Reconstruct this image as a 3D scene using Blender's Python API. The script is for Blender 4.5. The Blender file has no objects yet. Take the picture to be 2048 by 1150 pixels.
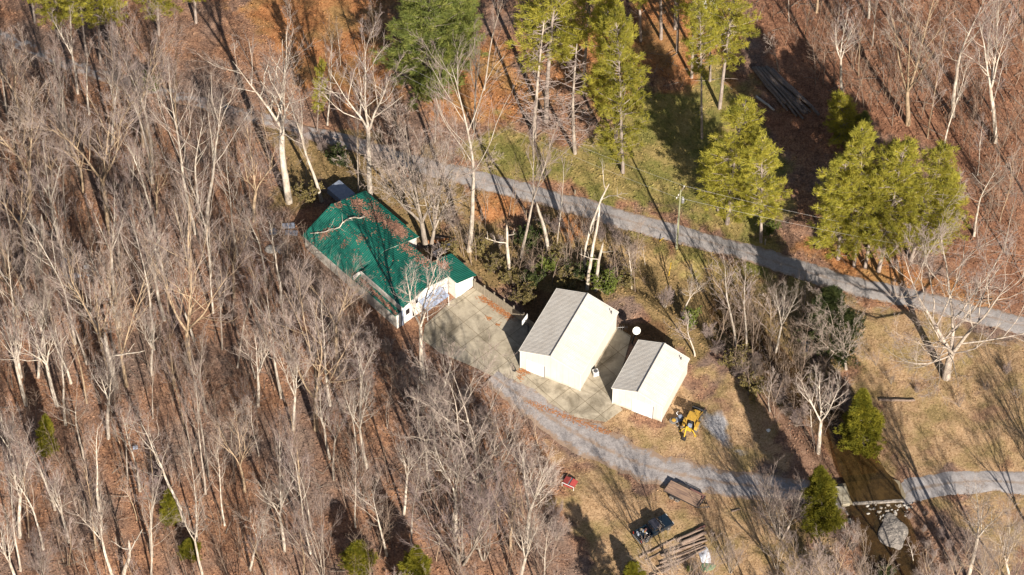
import bpy, math, random
import numpy as np
from mathutils import Vector, Matrix
C = bpy.context.scene.collection
scene = bpy.context.scene
# ------------------------------------------------------------------ camera
TH = math.radians(51.5); F = 6000.; D = 428.
CAM = np.array([0, -D*math.cos(TH), D*math.sin(TH)])
FW = np.array([0, math.cos(TH), -math.sin(TH)]); UPV = np.array([0, math.sin(TH), math.cos(TH)])
cd = bpy.data.cameras.new('camera'); cam = bpy.data.objects.new('camera', cd); C.objects.link(cam)
cam.location = CAM; cam.rotation_euler = (math.pi/2-TH, 0, 0)
cd.sensor_width = 36; cd.lens = F/2048*36; cd.clip_start = 1; cd.clip_end = 5000
scene.camera = cam
# ------------------------------------------------------------------ light
SUN_AZ = math.radians(19); SUN_EL = math.radians(29)
world = bpy.data.worlds.new('World'); scene.world = world; world.use_nodes = True
nt = world.node_tree; bg = nt.nodes['Background']
sky = nt.nodes.new('ShaderNodeTexSky'); sky.sky_type = 'NISHITA'; sky.sun_disc = False
sky.sun_elevation = SUN_EL; sky.sun_rotation = math.pi-SUN_AZ
nt.links.new(sky.outputs[0], bg.inputs[0]); bg.inputs[1].default_value = 0.05
sl = bpy.data.lights.new('sun', 'SUN'); sl.energy = 5.0; sl.angle = math.radians(.5); sl.color = (1, .925, .82)
so = bpy.data.objects.new('sun', sl); C.objects.link(so)
SD = Vector((math.sin(SUN_AZ)*math.cos(SUN_EL), -math.cos(SUN_AZ)*math.cos(SUN_EL), math.sin(SUN_EL)))
so.rotation_euler = (-SD).to_track_quat('-Z', 'Y').to_euler(); so.location = (60, -150, 120)
vs = scene.view_settings; vs.view_transform = 'Standard'; vs.look = 'None'; vs.gamma = 1; vs.exposure = 0.9
scene.cycles.max_bounces = 5; scene.cycles.diffuse_bounces = 1; scene.cycles.glossy_bounces = 2
scene.cycles.transparent_max_bounces = 8

# ------------------------------------------------------------------ survey helpers (photo pixel -> ground point)
def P(px, py, z=0.):
    d = FW+np.array([1., 0, 0])*(px-1024)/F-UPV*(py-575)/F
    t = (z-CAM[2])/d[2]; return CAM+d*t
def proj(p):
    v = np.asarray(p, float)-CAM; dz = v@FW
    return 1024+F*v[..., 0]/dz, 575-F*(v@UPV)/dz
def tip(bx, by, tx, ty):
    B = P(bx, by); lo, hi = 0, 70
    for _ in range(30):
        m = (lo+hi)/2
        if proj(B+[0, 0, m])[1] > ty: lo = m
        else: hi = m
    q = B+[0, 0, m]; x, _ = proj(q); s = F/((q-CAM)@FW)
    return B, m, (tx-x)/s
def L2(pts): return np.array([P(*p)[:2] for p in pts])

def dseg(X, Y, poly, closed=False):
    """distance to a polyline"""
    n = len(poly); best = np.full(X.shape, 1e9)
    for i in range(n if closed else n-1):
        a = poly[i]; b = poly[(i+1) % n]; d = b-a; l2 = max(d@d, 1e-9)
        t = np.clip(((X-a[0])*d[0]+(Y-a[1])*d[1])/l2, 0, 1)
        best = np.minimum(best, np.hypot(X-a[0]-t*d[0], Y-a[1]-t*d[1]))
    return best
def inside(X, Y, poly):
    r = np.zeros(X.shape, bool); n = len(poly)
    for i in range(n):
        x0, y0 = poly[i]; x1, y1 = poly[(i+1) % n]
        c = ((y0 > Y) != (y1 > Y)) & (X < (x1-x0)*(Y-y0)/((y1-y0) or 1e-9)+x0)
        r ^= c
    return r
def vnoise(X, Y, s, seed):
    """cheap smooth value noise 0..1"""
    r = np.random.RandomState(seed); T = r.rand(64, 64)
    x = X/s+seed*3.7; y = Y/s+seed*1.3; xi = np.floor(x).astype(int); yi = np.floor(y).astype(int)
    fx = x-xi; fy = y-yi; fx = fx*fx*(3-2*fx); fy = fy*fy*(3-2*fy)
    g = lambda i, j: T[(xi+i) % 64, (yi+j) % 64]
    return (g(0, 0)*(1-fx)+g(1, 0)*fx)*(1-fy)+(g(0, 1)*(1-fx)+g(1, 1)*fx)*fy
def ss(x): x = np.clip(x, 0, 1); return x*x*(3-2*x)
def pmask(X, Y, poly, soft=2.5, seed=1, rag=2.):
    poly = L2(poly); d = dseg(X, Y, poly, True); d = np.where(inside(X, Y, poly), d, -d)
    d = d+(vnoise(X, Y, 4, seed)-.5)*2*rag+(vnoise(X, Y, 1.2, seed+9)-.5)*rag
    return ss(d/soft*.5+.5)

# ------------------------------------------------------------------ object helpers
def mesh_np(name, V, Fa, smooth=False):
    """V (n,3), Fa (m,k) all faces k-gons"""
    V = np.ascontiguousarray(V, dtype=np.float32); Fa = np.ascontiguousarray(Fa, dtype=np.int32); k = Fa.shape[1]
    me = bpy.data.meshes.new(name); me.vertices.add(len(V)); me.vertices.foreach_set('co', V.ravel())
    me.loops.add(Fa.size); me.loops.foreach_set('vertex_index', Fa.ravel())
    me.polygons.add(len(Fa)); me.polygons.foreach_set('loop_start', np.arange(0, Fa.size, k, dtype=np.int32))
    if smooth: me.polygons.foreach_set('use_smooth', np.ones(len(Fa), bool))
    me.update(calc_edges=True); me.validate(); return me
def obj(name, me, mat=None, parent=None):
    o = bpy.data.objects.new(name, me); C.objects.link(o)
    if mat and me and not me.materials: me.materials.append(mat)
    if parent: o.parent = parent
    return o
def tag(o, label=None, cat=None, group=None, kind=None):
    if label: o['label'] = label
    if cat: o['category'] = cat
    if group: o['group'] = group
    if kind: o['kind'] = kind
    return o
def thing(name, label, cat, loc=(0, 0, 0), rz=0, group=None):
    o = bpy.data.objects.new(name, None); C.objects.link(o); o.location = loc; o.rotation_euler = (0, 0, rz)
    o.empty_display_size = .3
    return tag(o, label, cat, group)
def copy_tree(o, parent=None):
    c = o.copy(); C.objects.link(c)
    if parent: c.parent = parent
    for ch in o.children: copy_tree(ch, c)
    return c

class MB:
    def __init__(s): s.v = []; s.f = []
    def add(s, vs, fs):
        o = len(s.v); s.v += [tuple(map(float, v)) for v in vs]; s.f += [tuple(i+o for i in f) for f in fs]; return s
    def box(s, c, d, rz=0, ry=0, rx=0, top=(1, 1)):
        M = Matrix.Translation(c) @ Matrix.Rotation(rz, 4, 'Z') @ Matrix.Rotation(ry, 4, 'Y') @ Matrix.Rotation(rx, 4, 'X')
        x, y, z = d[0]/2, d[1]/2, d[2]/2; tx, ty = top
        vs = [(-x, -y, -z), (x, -y, -z), (x, y, -z), (-x, y, -z), (-x*tx, -y*ty, z), (x*tx, -y*ty, z), (x*tx, y*ty, z), (-x*tx, y*ty, z)]
        return s.add([M @ Vector(v) for v in vs], [(3, 2, 1, 0), (4, 5, 6, 7), (0, 1, 5, 4), (1, 2, 6, 5), (2, 3, 7, 6), (3, 0, 4, 7)])
    def prism(s, prof, y0, y1):
        """profile in x,z extruded along y"""
        n = len(prof)
        vs = [(x, y0, z) for x, z in prof]+[(x, y1, z) for x, z in prof]
        return s.add(vs, [tuple(range(n)), tuple(range(2*n-1, n-1, -1))]+[(i, i+n, (i+1) % n+n, (i+1) % n) for i in range(n)])
    def slab(s, poly, z0, z1):
        n = len(poly); vs = [(x, y, z0) for x, y in poly]+[(x, y, z1) for x, y in poly]
        return s.add(vs, [tuple(range(n-1, -1, -1)), tuple(range(n, 2*n))]+[(i, (i+1) % n, (i+1) % n+n, i+n) for i in range(n)])
    def tube(s, pts, r, n=8, cap=True):
        pts = [Vector(p) for p in pts]; rs = r if isinstance(r, (list, tuple)) else [r]*len(pts); vs = []; fs = []
        for i, p in enumerate(pts):
            t = (pts[min(i+1, len(pts)-1)]-pts[max(i-1, 0)]).normalized()
            a = t.cross(Vector((.13, .31, .94)) if abs(t.z) < .9 else Vector((1, .2, 0))).normalized(); b = t.cross(a)
            vs += [p+(a*math.cos(2*math.pi*k/n)+b*math.sin(2*math.pi*k/n))*rs[i] for k in range(n)]
        for i in range(len(pts)-1):
            for k in range(n): fs.append((i*n+k, i*n+(k+1) % n, (i+1)*n+(k+1) % n, (i+1)*n+k))
        if cap: fs += [tuple(range(n-1, -1, -1)), tuple(range((len(pts)-1)*n, len(pts)*n))]
        return s.add(vs, fs)
    def disc_stack(s, c, axis, prof, n=16):
        """lathe round axis: prof = (offset, radius)"""
        ax = Vector(axis).normalized(); return s.tube_l([Vector(c)+ax*o for o, _ in prof], [r for _, r in prof], ax, n)
    def tube_l(s, pts, rs, ax, n):
        a = ax.orthogonal().normalized(); b = ax.cross(a); vs = []; fs = []
        for p, r in zip(pts, rs): vs += [p+(a*math.cos(2*math.pi*k/n)+b*math.sin(2*math.pi*k/n))*r for k in range(n)]
        for i in range(len(pts)-1):
            for k in range(n): fs.append((i*n+k, i*n+(k+1) % n, (i+1)*n+(k+1) % n, (i+1)*n+k))
        fs += [tuple(range(n-1, -1, -1)), tuple(range((len(pts)-1)*n, len(pts)*n))]
        return s.add(vs, fs)
    def mesh(s, name):
        me = bpy.data.meshes.new(name); me.from_pydata(s.v, [], s.f); me.update(); return me
    def build(s, name, mat, parent=None, bevel=0, smooth=False):
        o = obj(name, s.mesh(name), mat, parent)
        if smooth: o.data.polygons.foreach_set('use_smooth', [True]*len(o.data.polygons))
        if bevel:
            m = o.modifiers.new('b', 'BEVEL'); m.width = bevel; m.segments = 2; m.limit_method = 'ANGLE'
        return o

# ------------------------------------------------------------------ materials
class NT:
    def __init__(s, name):
        s.m = bpy.data.materials.new(name); s.m.use_nodes = True; s.t = s.m.node_tree
        s.b = s.t.nodes['Principled BSDF']; s.tc = None
    def n(s, typ, **k):
        o = s.t.nodes.new('ShaderNode'+typ)
        for a, v in k.items(): setattr(o, a, v)
        return o
    def l(s, a, b): s.t.links.new(a, b)
    def co(s):
        if not s.tc: s.tc = s.n('TexCoord')
        return s.tc.outputs['Object']
    def noise(s, scale, detail=3, rough=.6, vec=None, st=None, dist=0):
        v = vec or s.co()
        if st:
            mp = s.n('Mapping'); mp.inputs['Scale'].default_value = st; s.l(v, mp.inputs[0]); v = mp.outputs[0]
        o = s.n('TexNoise'); o.inputs['Scale'].default_value = scale; o.inputs['Detail'].default_value = detail
        o.inputs['Roughness'].default_value = rough; o.inputs['Distortion'].default_value = dist; s.l(v, o.inputs['Vector']); return o.outputs[0]
    def ramp(s, fac, stops, interp='LINEAR'):
        r = s.n('ValToRGB'); r.color_ramp.interpolation = interp; e = r.color_ramp.elements
        while len(e) < len(stops): e.new(.5)
        for q, (p, c) in zip(e, stops): q.position = p; q.color = (*c, 1) if len(c) == 3 else c
        s.l(fac, r.inputs[0]); return r.outputs[0]
    def mix(s, fac, a, b, mode='MIX'):
        m = s.n('MixRGB', blend_type=mode)
        for i, x in enumerate((fac, a, b)):
            if isinstance(x, (int, float)): m.inputs[i].default_value = x
            elif isinstance(x, tuple): m.inputs[i].default_value = (*x, 1)
            else: s.l(x, m.inputs[i])
        return m.outputs[0]
    def math(s, op, a, b=0.):
        m = s.n('Math', operation=op)
        for i, x in enumerate((a, b)):
            if isinstance(x, (int, float)): m.inputs[i].default_value = x
            else: s.l(x, m.inputs[i])
        return m.outputs[0]
    def rng(s, v, a, b, c=0., d=1.):
        m = s.n('MapRange'); s.l(v, m.inputs[0])
        for i, x in enumerate((a, b, c, d)): m.inputs[i+1].default_value = x
        return m.outputs[0]
    def bump(s, h, dist=.05, st=1.):
        b = s.n('Bump'); b.inputs['Distance'].default_value = dist; b.inputs['Strength'].default_value = st
        s.l(h, b.inputs['Height']); s.l(b.outputs[0], s.b.inputs['Normal'])
    def out(s, col, rough=.9, spec=.2, metal=0):
        if isinstance(col, tuple): s.b.inputs['Base Color'].default_value = (*col, 1)
        else: s.l(col, s.b.inputs['Base Color'])
        s.b.inputs['Roughness'].default_value = rough; s.b.inputs['Specular IOR Level'].default_value = spec
        s.b.inputs['Metallic'].default_value = metal; return s.m
def simple(name, a, b=None, scale=6., rough=.6, spec=.3, bump=0., metal=0, st=None):
    m = NT(name); b = b or tuple(x*.7 for x in a)
    f = m.noise(scale, 4, .65, st=st); c = m.ramp(f, [(.3, b), (.7, a)])
    if bump: m.bump(f, bump)
    return m.out(c, rough, spec, metal)
def bark(name, pale, dark, var=.25, hue=None):
    m = NT(name); f = m.noise(1.6, 4, .7, st=(1.3, 1.3, .5)); c = m.ramp(f, [(.36, dark), (.62, pale)])
    oi = m.n('ObjectInfo'); k = m.rng(oi.outputs['Random'], 0, 1, 1-var, 1+var*.6)
    g = m.n('CombineXYZ'); [m.l(k, g.inputs[i]) for i in range(3)]
    c = m.mix(1., c, g.outputs[0], 'MULTIPLY')
    if hue: c = m.mix(m.math('MULTIPLY', m.math('FRACT', m.math('MULTIPLY', oi.outputs['Random'], 7.3)), .55), c, hue)
    return m.out(c, .95, .1)
def foliage(name, a, b, c_, var=.2, trans=.25):
    """leaf colours spread over clumps"""
    m = NT(name); f = m.noise(1.1, 3, .7); c = m.ramp(f, [(.3, b), (.5, a), (.72, c_)])
    oi = m.n('ObjectInfo'); k = m.rng(oi.outputs['Random'], 0, 1, 1-var, 1+var)
    g = m.n('CombineXYZ'); [m.l(k, g.inputs[i]) for i in range(3)]
    c = m.mix(1., c, g.outputs[0], 'MULTIPLY'); m.out(c, .7, .2)
    t = m.n('BsdfTranslucent'); m.l(c, t.inputs[0]); x = m.n('MixShader'); x.inputs[0].default_value = trans
    m.l(m.b.outputs[0], x.inputs[1]); m.l(t.outputs[0], x.inputs[2]); m.l(x.outputs[0], m.t.nodes['Material Output'].inputs[0]); return m.m

M = {}
M['bark_tan'] = bark('bark_tan', (.50, .37, .24), (.23, .16, .105), .35)
M['bark_white'] = bark('bark_white', (.62, .55, .46), (.36, .285, .215), .2)
M['whip'] = bark('whip', (.36, .27, .20), (.20, .14, .11), .1)
M['bark_grey'] = bark('bark_grey', (.47, .395, .32), (.22, .175, .14), .3)
M['twig'] = bark('twig', (.38, .30, .255), (.23, .17, .145), .42, (.31, .235, .23))
M['twig_pale'] = bark('twig_pale', (.47, .385, .32), (.31, .235, .19), .32, (.36, .28, .27))
M['pine_bark'] = bark('pine_bark', (.40, .33, .28), (.22, .17, .14), .2)
M['needles'] = foliage('needles', (.43, .39, .06), (.23, .24, .05), (.60, .51, .09), .2, .45)
M['needles_dark'] = foliage('needles_dark', (.23, .26, .065), (.12, .155, .045), (.36, .35, .09), .2, .4)
M['cedar'] = foliage('cedar', (.20, .185, .02), (.10, .11, .015), (.31, .265, .03), .2, .35)
M['leaf_olive'] = foliage('leaf_olive', (.22, .175, .065), (.12, .10, .04), (.33, .25, .10))
M['leaf_dark'] = foliage('leaf_dark', (.055, .07, .022), (.03, .042, .015), (.1, .11, .03))
M['leaf_green'] = foliage('leaf_green', (.13, .16, .03), (.07, .09, .02), (.22, .23, .05))
def panel_mat(name, a, b, sc, w, seam, rough, dirt):
    """painted metal panels: faint seams every w metres along x+y, uneven weathering, dirt splashed up from the ground"""
    m = NT(name); c = m.ramp(m.noise(sc, 5, .7, st=(1, 1, .5)), [(.3, b), (.65, a)])
    xyz = m.n('SeparateXYZ'); m.l(m.co(), xyz.inputs[0]); t = m.math('FRACT', m.math('DIVIDE', m.math('ADD', xyz.outputs[0], xyz.outputs[1]) if dirt else xyz.outputs[1], w))
    c = m.mix(m.math('MULTIPLY', m.math('LESS_THAN', t, .09), seam), c, (.30, .27, .23))
    c = m.mix(m.rng(m.noise(.9, 6, .8, st=(.35, 2.2, 1) if not dirt else (1.5, 1.5, .3)), .56, .78, 0, .45), c, (.30, .24, .18))
    if dirt: c = m.mix(m.rng(m.math('ADD', xyz.outputs[2], m.noise(1.5, 4, .7)), .45, 1.0, .55, 0), c, (.36, .28, .19))
    return m.out(c, rough, .25)
M['white_wall'] = panel_mat('white_wall', (.70, .645, .56), (.62, .56, .475), .6, .92, .22, .6, True)
M['white_paint'] = simple('white_paint', (.82, .81, .78), (.72, .70, .66), 2, .5)
M['dirty_white'] = simple('dirty_white', (.66, .62, .56), (.42, .37, .31), 1.1, .8, st=(1, 1, .4))
M['trim_dark'] = simple('trim_dark', (.10, .10, .11), rough=.5)
M['glass_dark'] = simple('glass_dark', (.02, .02, .025), rough=.12, spec=.5)
M['black_rubber'] = simple('black_rubber', (.055, .055, .06), (.03, .03, .03), 12, .85)
M['dust_rubber'] = simple('dust_rubber', (.26, .23, .2), (.10, .09, .08), 9, .9)
M['steel'] = simple('steel', (.35, .35, .36), (.22, .21, .2), 8, .45, metal=.4)
M['dark_metal'] = simple('dark_metal', (.05, .045, .045), (.03, .025, .022), 10, .55)
M['yellow'] = simple('yellow_paint', (.60, .35, .045), (.38, .22, .05), 4, .6)
M['yellow_bright'] = simple('yellow_bright', (.66, .43, .03), (.48, .30, .04), 4, .55)
M['red'] = simple('red_paint', (.42, .07, .06), (.28, .05, .045), 5, .5)
M['rust'] = simple('rust', (.24, .12, .09), (.12, .06, .06), 6, .8)
M['truck_paint'] = simple('truck_paint', (.012, .022, .035), (.008, .014, .022), 3, .22, .5)
M['truck_roof'] = simple('truck_roof', (.045, .045, .06), (.035, .035, .045), 5, .5, .4)
M['blue_grey'] = simple('blue_grey', (.30, .34, .42), (.20, .23, .30), 2.5, .6)
M['tarp_grey'] = simple('tarp_grey', (.36, .38, .42), (.17, .18, .21), 2.2, .6, bump=.1)
M['tarp_white'] = simple('tarp_white', (.70, .71, .75), (.50, .52, .58), 1.4, .5, bump=.05)
M['tarp_green'] = simple('tarp_green', (.19, .30, .17), (.09, .16, .09), 3, .6, bump=.1)
M['pole_green'] = simple('pole_wood', (.30, .29, .16), (.20, .20, .11), 5, .9, st=(1, 1, .2))
M['grey_wood'] = simple('grey_wood', (.36, .30, .22), (.20, .165, .12), 4, .9, st=(1, 1, .25))
M['log'] = simple('log', (.30, .22, .17), (.13, .09, .07), 5, .95, bump=.05)
M['log_grey'] = simple('log_grey', (.25, .20, .175), (.12, .095, .085), 4, .95, bump=.05)
M['rock'] = simple('rock', (.42, .37, .31), (.22, .19, .16), 1.6, .9, bump=.15)
M['boulder'] = simple('boulder', (.36, .315, .27), (.13, .115, .105), 1.1, .95, bump=.5)
M['rock_pale'] = simple('rock_pale', (.52, .49, .44), (.30, .27, .24), 4, .9, bump=.05)
M['leaf_litter'] = simple('leaf_litter', (.40, .215, .145), (.25, .125, .085), 3, .95)
M['leaf_orange'] = simple('leaf_orange', (.46, .20, .07), (.28, .11, .05), 3, .95)
M['lamp_red'] = simple('lamp_red', (.75, .03, .01), (.6, .02, .01), 5, .3)
M['wire'] = simple('wire', (.5, .48, .44), rough=.5)

# ------------------------------------------------------------------ terrain
CREEK_PX = [(1900, 1420), (1800, 1180), (1775, 1060), (1742, 985), (1700, 900), (1655, 830), (1600, 765), (1530, 690), (1440, 610), (1330, 560), (1200, 520), (1060, 480), (960, 440), (860, 400), (700, 350), (400, 270)]
CREEK = L2(CREEK_PX)
ROAD_PX = [(-260, 5), (-120, 40), (0, 72), (60, 95), (120, 122), (200, 150), (300, 178), (420, 210), (500, 232), (600, 258), (680, 280), (760, 305), (850, 332), (950, 358), (1050, 383), (1150, 410), (1250, 440), (1350, 467), (1450, 492), (1550, 523), (1650, 556), (1750, 580), (1850, 603), (1950, 627), (2048, 652), (2160, 682), (2320, 730)]
DRIVE_PX = [(985, 752), (1030, 785), (1090, 828), (1170, 880), (1260, 922), (1350, 948), (1450, 965), (1530, 975), (1600, 985), (1660, 990), (1700, 991)]
LANE_PX = [(1775, 988), (1815, 982), (1850, 974), (1890, 967), (1930, 963), (1990, 962), (2048, 965), (2160, 985), (2320, 1015)]
ROAD, DRIVE, LANE = L2(ROAD_PX), L2(DRIVE_PX), L2(LANE_PX)
APRON_PX = [(850, 650), (905, 600), (946, 576), (1060, 652), (1110, 640), (1235, 655), (1262, 672), (1228, 798), (1245, 820), (1212, 844), (1150, 834), (1085, 808), (1030, 782), (1000, 758), (950, 735), (880, 706), (845, 680)]
APRON = L2(APRON_PX)
FORD = P(1742, 988)
def height(X, Y):
    X = np.asarray(X, float); Y = np.asarray(Y, float)
    z = (vnoise(X, Y, 9, 3)-.5)*.7+(vnoise(X, Y, 2.5, 5)-.5)*.22
    flat = np.minimum(np.minimum(dseg(X, Y, ROAD)-2.2, dseg(X, Y, DRIVE)-3.5), np.minimum(dseg(X, Y, LANE)-2.5, 99))
    dap = dseg(X, Y, APRON, True); dap = np.where(inside(X, Y, APRON), -dap, dap)
    flat = np.minimum(flat, dap-1)
    hs = np.hypot(X+22, Y-5)-13; flat = np.minimum(flat, hs)
    for c in ((5.5, -10), (18, -16)): flat = np.minimum(flat, np.hypot(X-c[0], Y-c[1])-9)
    z = z*ss(flat/4)
    dc = dseg(X, Y, CREEK)
    up = ss((X-8)/20)                       # the bed is deeper downstream
    z = z-(0.6+1.0*up)*(1-ss((dc-(1.2+2.0*up))/(1.4+1.3*up)))*ss((X+16)/8)
    z = z-(1-ss((np.hypot(X-FORD[0], Y-FORD[1])-2)/7))*0.0
    return z
def gz(x, y): return float(height(np.array([x]), np.array([y]))[0])
def lines(a, b, s, far):
    core = np.arange(a, b+1e-6, s); out = []; d = s; v = b
    while v < far: d *= 1.5; v += d; out.append(v)
    neg = []; d = s; v = a
    while v > -far: d *= 1.5; v -= d; neg.append(v)
    return np.array(neg[::-1]+list(core)+out)
gx = lines(-92, 92, .55, 1500); gy = lines(-66, 76, .55, 1500)
X, Y = np.meshgrid(gx, gy)
Z = height(X, Y)
FAR = (np.abs(X) > 140) | (np.abs(Y) > 140)
Z[FAR] = 0
idx = np.arange(X.size).reshape(X.shape)
Q = np.stack([idx[:-1, :-1], idx[:-1, 1:], idx[1:, 1:], idx[1:, :-1]], -1).reshape(-1, 4)
# sunk under the laid sheets so nothing shares a plane
sunk = np.maximum(np.maximum(1-ss((dseg(X, Y, ROAD)-1.2)/.5), 1-ss((dseg(X, Y, DRIVE)-1.4)/.6)), 1-ss((dseg(X, Y, LANE)-1.2)/.5))
dA = dseg(X, Y, APRON, True); sunk = np.maximum(sunk, np.where(inside(X, Y, APRON), ss(dA/.6), 0))
Zt = Z-.14*sunk
terrain = obj('terrain', mesh_np('terrain', np.stack([X, Y, Zt], -1).reshape(-1, 3), Q, True)); tag(terrain, kind='structure')
x, y = X.ravel(), Y.ravel()
LAWN = [[(920, 310), (1010, 250), (1130, 300), (1250, 250), (1300, 180), (1380, 170), (1440, 130), (1500, 190), (1560, 330), (1560, 480), (1500, 485), (1380, 455), (1250, 412), (1100, 368), (1000, 345)],
        [(1285, 455), (1400, 500), (1560, 545), (1600, 590), (1480, 560), (1350, 520)]]
GOLD = [[(1090, 880), (1170, 925), (1250, 955), (1350, 985), (1480, 985), (1540, 1010), (1560, 1220), (1180, 1220), (1150, 1020)],
        [(1170, 850), (1250, 815), (1320, 850), (1400, 760), (1480, 750), (1540, 830), (1560, 930), (1480, 950), (1350, 930), (1260, 890)],
        [(1750, 770), (1900, 760), (2200, 700), (2200, 985), (1990, 945), (1850, 955), (1780, 950), (1730, 890)],
        [(1850, 990), (2200, 985), (2200, 1110), (1960, 1110), (1880, 1060)],
        [(1630, 590), (1700, 590), (2200, 735), (2200, 800), (1760, 770), (1700, 690)]]
RUST = [[(1090, 60), (1250, 20), (1340, -40), (1440, -30), (1440, 160), (1390, 205), (1320, 190), (1280, 170), (1230, 270), (1150, 200)],
        [(430, -80), (830, -80), (800, 170), (720, 230), (560, 160)], [(1590, 500), (1700, 505), (1850, 540), (2000, 590), (1900, 590), (1700, 550)],
        [(960, 375), (1070, 400), (1150, 430), (1140, 470), (1010, 430), (950, 405)], [(900, 60), (1030, 90), (1090, 200), (1000, 260), (900, 200)]]
REDL = [[(1490, -200), (2400, -200), (2400, 700), (2060, 640), (1930, 590), (1890, 480), (1930, 330), (1760, 280), (1650, 300), (1560, 250), (1500, 150)]]
BANK = [[(1480, 780), (1560, 790), (1640, 880), (1690, 960), (1600, 970), (1560, 900)], [(1770, 890), (1800, 900), (1830, 960), (1780, 960)], [(1690, 1010), (1830, 1000), (1900, 1130), (1880, 1300), (1760, 1300), (1700, 1080)]]
ROUGH = [[(840, 420), (960, 400), (1150, 450), (1300, 480), (1560, 560), (1650, 600), (1720, 720), (1700, 800), (1600, 800), (1450, 740), (1380, 700), (1250, 640), (1050, 600), (930, 540)],
         [(1700, 600), (1760, 770), (1960, 780), (2060, 720), (1850, 640)], [(560, 260), (860, 330), (940, 400), (800, 480), (700, 380), (560, 400)],
         [(1450, 1080), (1700, 1050), (1720, 1300), (1450, 1300)]]
GRAV = [[(1405, 825), (1450, 840), (1475, 905), (1440, 900)]]
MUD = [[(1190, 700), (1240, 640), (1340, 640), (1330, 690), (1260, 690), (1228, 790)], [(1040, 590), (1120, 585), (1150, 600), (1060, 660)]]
def msum(l, soft=2.5, seed=1, rag=2.):
    r = np.zeros(x.shape)
    for i, p in enumerate(l): r = np.maximum(r, pmask(x, y, p, soft, seed+i, rag))
    return r
bed = 1-ss((dseg(x, y, CREEK)-1.6)/1.6); bed = bed*ss((x-24)/8)
A1 = np.stack([msum(LAWN, 4, 1, 3), msum(GOLD, 3, 11, 3), msum(RUST, 5, 21, 4), msum(REDL, 8, 31, 4)], -1)
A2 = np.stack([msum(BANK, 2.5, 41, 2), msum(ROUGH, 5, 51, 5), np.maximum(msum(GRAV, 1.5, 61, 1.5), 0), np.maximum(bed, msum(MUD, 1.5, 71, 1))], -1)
for nm, A in (('cover_a', A1), ('cover_b', A2)):
    a = terrain.data.attributes.new(nm, 'FLOAT_COLOR', 'POINT'); a.data.foreach_set('color', np.ascontiguousarray(A, dtype=np.float32).ravel())
def ground_mat():
    m = NT('ground'); fine = m.noise(3.2, 3, .75); mid = m.noise(.55, 4, .7); big = m.noise(.09, 3, .6); gr = m.noise(8., 3, .85)
    lo = m.math('ADD', m.math('MULTIPLY', fine, .6), m.math('MULTIPLY', mid, .4))
    lo = m.math('ADD', m.math('MULTIPLY', lo, .6), m.math('MULTIPLY', gr, .4))
    def two(a, b, c): return m.ramp(lo, [(.42, a), (.5, b), (.585, c)])
    base = two((.12, .062, .042), (.285, .147, .087), (.48, .265, .148))
    base = m.mix(m.rng(big, .42, .62), base, two((.10, .068, .055), (.20, .135, .105), (.34, .23, .17)))
    a = m.n('Attribute', attribute_name='cover_a'); sa = m.n('SeparateColor'); m.l(a.outputs['Color'], sa.inputs[0])
    b = m.n('Attribute', attribute_name='cover_b'); sb = m.n('SeparateColor'); m.l(b.outputs['Color'], sb.inputs[0])
    def lay(c, k, col, w=.35):
        f = m.math('ADD', k, m.math('MULTIPLY', m.math('SUBTRACT', mid, .5), w*2)); f = m.rng(f, .3, .7)
        return m.mix(m.math('MULTIPLY', f, m.rng(k, 0, .15)), c, col)
    c = lay(base, a.outputs['Alpha'], two((.12, .055, .035), (.25, .122, .072), (.39, .205, .12)))
    c = lay(c, sb.outputs[1], two((.115, .082, .038), (.23, .16, .07), (.37, .24, .12)))
    gold = m.mix(m.rng(m.noise(.2, 3, .6), .45, .62), two((.20, .12, .06), (.40, .255, .14), (.55, .37, .215)), two((.15, .11, .048), (.295, .21, .095), (.42, .295, .145)))
    gold = m.mix(m.rng(m.noise(.13, 3, .6, st=(1, 1.3, 1)), .57, .70), gold, two((.16, .09, .06), (.28, .165, .10), (.40, .25, .15)))
    c = lay(c, sa.outputs[1], gold)
    rust = two((.21, .085, .035), (.38, .165, .065), (.50, .245, .11))
    c = lay(c, sa.outputs[2], m.mix(m.rng(m.noise(.16, 3, .6), .45, .65), rust, two((.20, .115, .045), (.33, .19, .075), (.45, .26, .11))))
    lawn = m.mix(m.rng(m.noise(.22, 3, .65), .42, .62), two((.10, .10, .03), (.18, .165, .045), (.27, .235, .075)), two((.20, .155, .055), (.31, .23, .085), (.42, .31, .13)))
    c = lay(c, sa.outputs[0], lawn)
    c = lay(c, sb.outputs[0], two((.12, .065, .042), (.25, .145, .095), (.38, .24, .16)))
    c = lay(c, sb.outputs[2], two((.25, .24, .25), (.37, .355, .36), (.5, .48, .47)))
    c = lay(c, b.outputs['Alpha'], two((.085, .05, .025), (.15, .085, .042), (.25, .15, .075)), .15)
    m.bump(lo, .16, 1.); return m.out(c, .95, .1)
GM = ground_mat(); terrain.data.materials.append(GM)
def masks(x_, y_):
    global x, y
    sx, sy = x, y; x, y = x_, y_
    bd = (1-ss((dseg(x, y, CREEK)-1.6)/1.6))*ss((x-24)/8)
    a = np.stack([msum(LAWN, 4, 1, 3), msum(GOLD, 3, 11, 3), msum(RUST, 5, 21, 4), msum(REDL, 8, 31, 4)], -1)
    b = np.stack([msum(BANK, 2.5, 41, 2), msum(ROUGH, 5, 51, 5), msum(GRAV, 1.5, 61, 1.5), np.maximum(bd, msum(MUD, 1.5, 71, 1))], -1)
    x, y = sx, sy; return a, b
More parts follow.
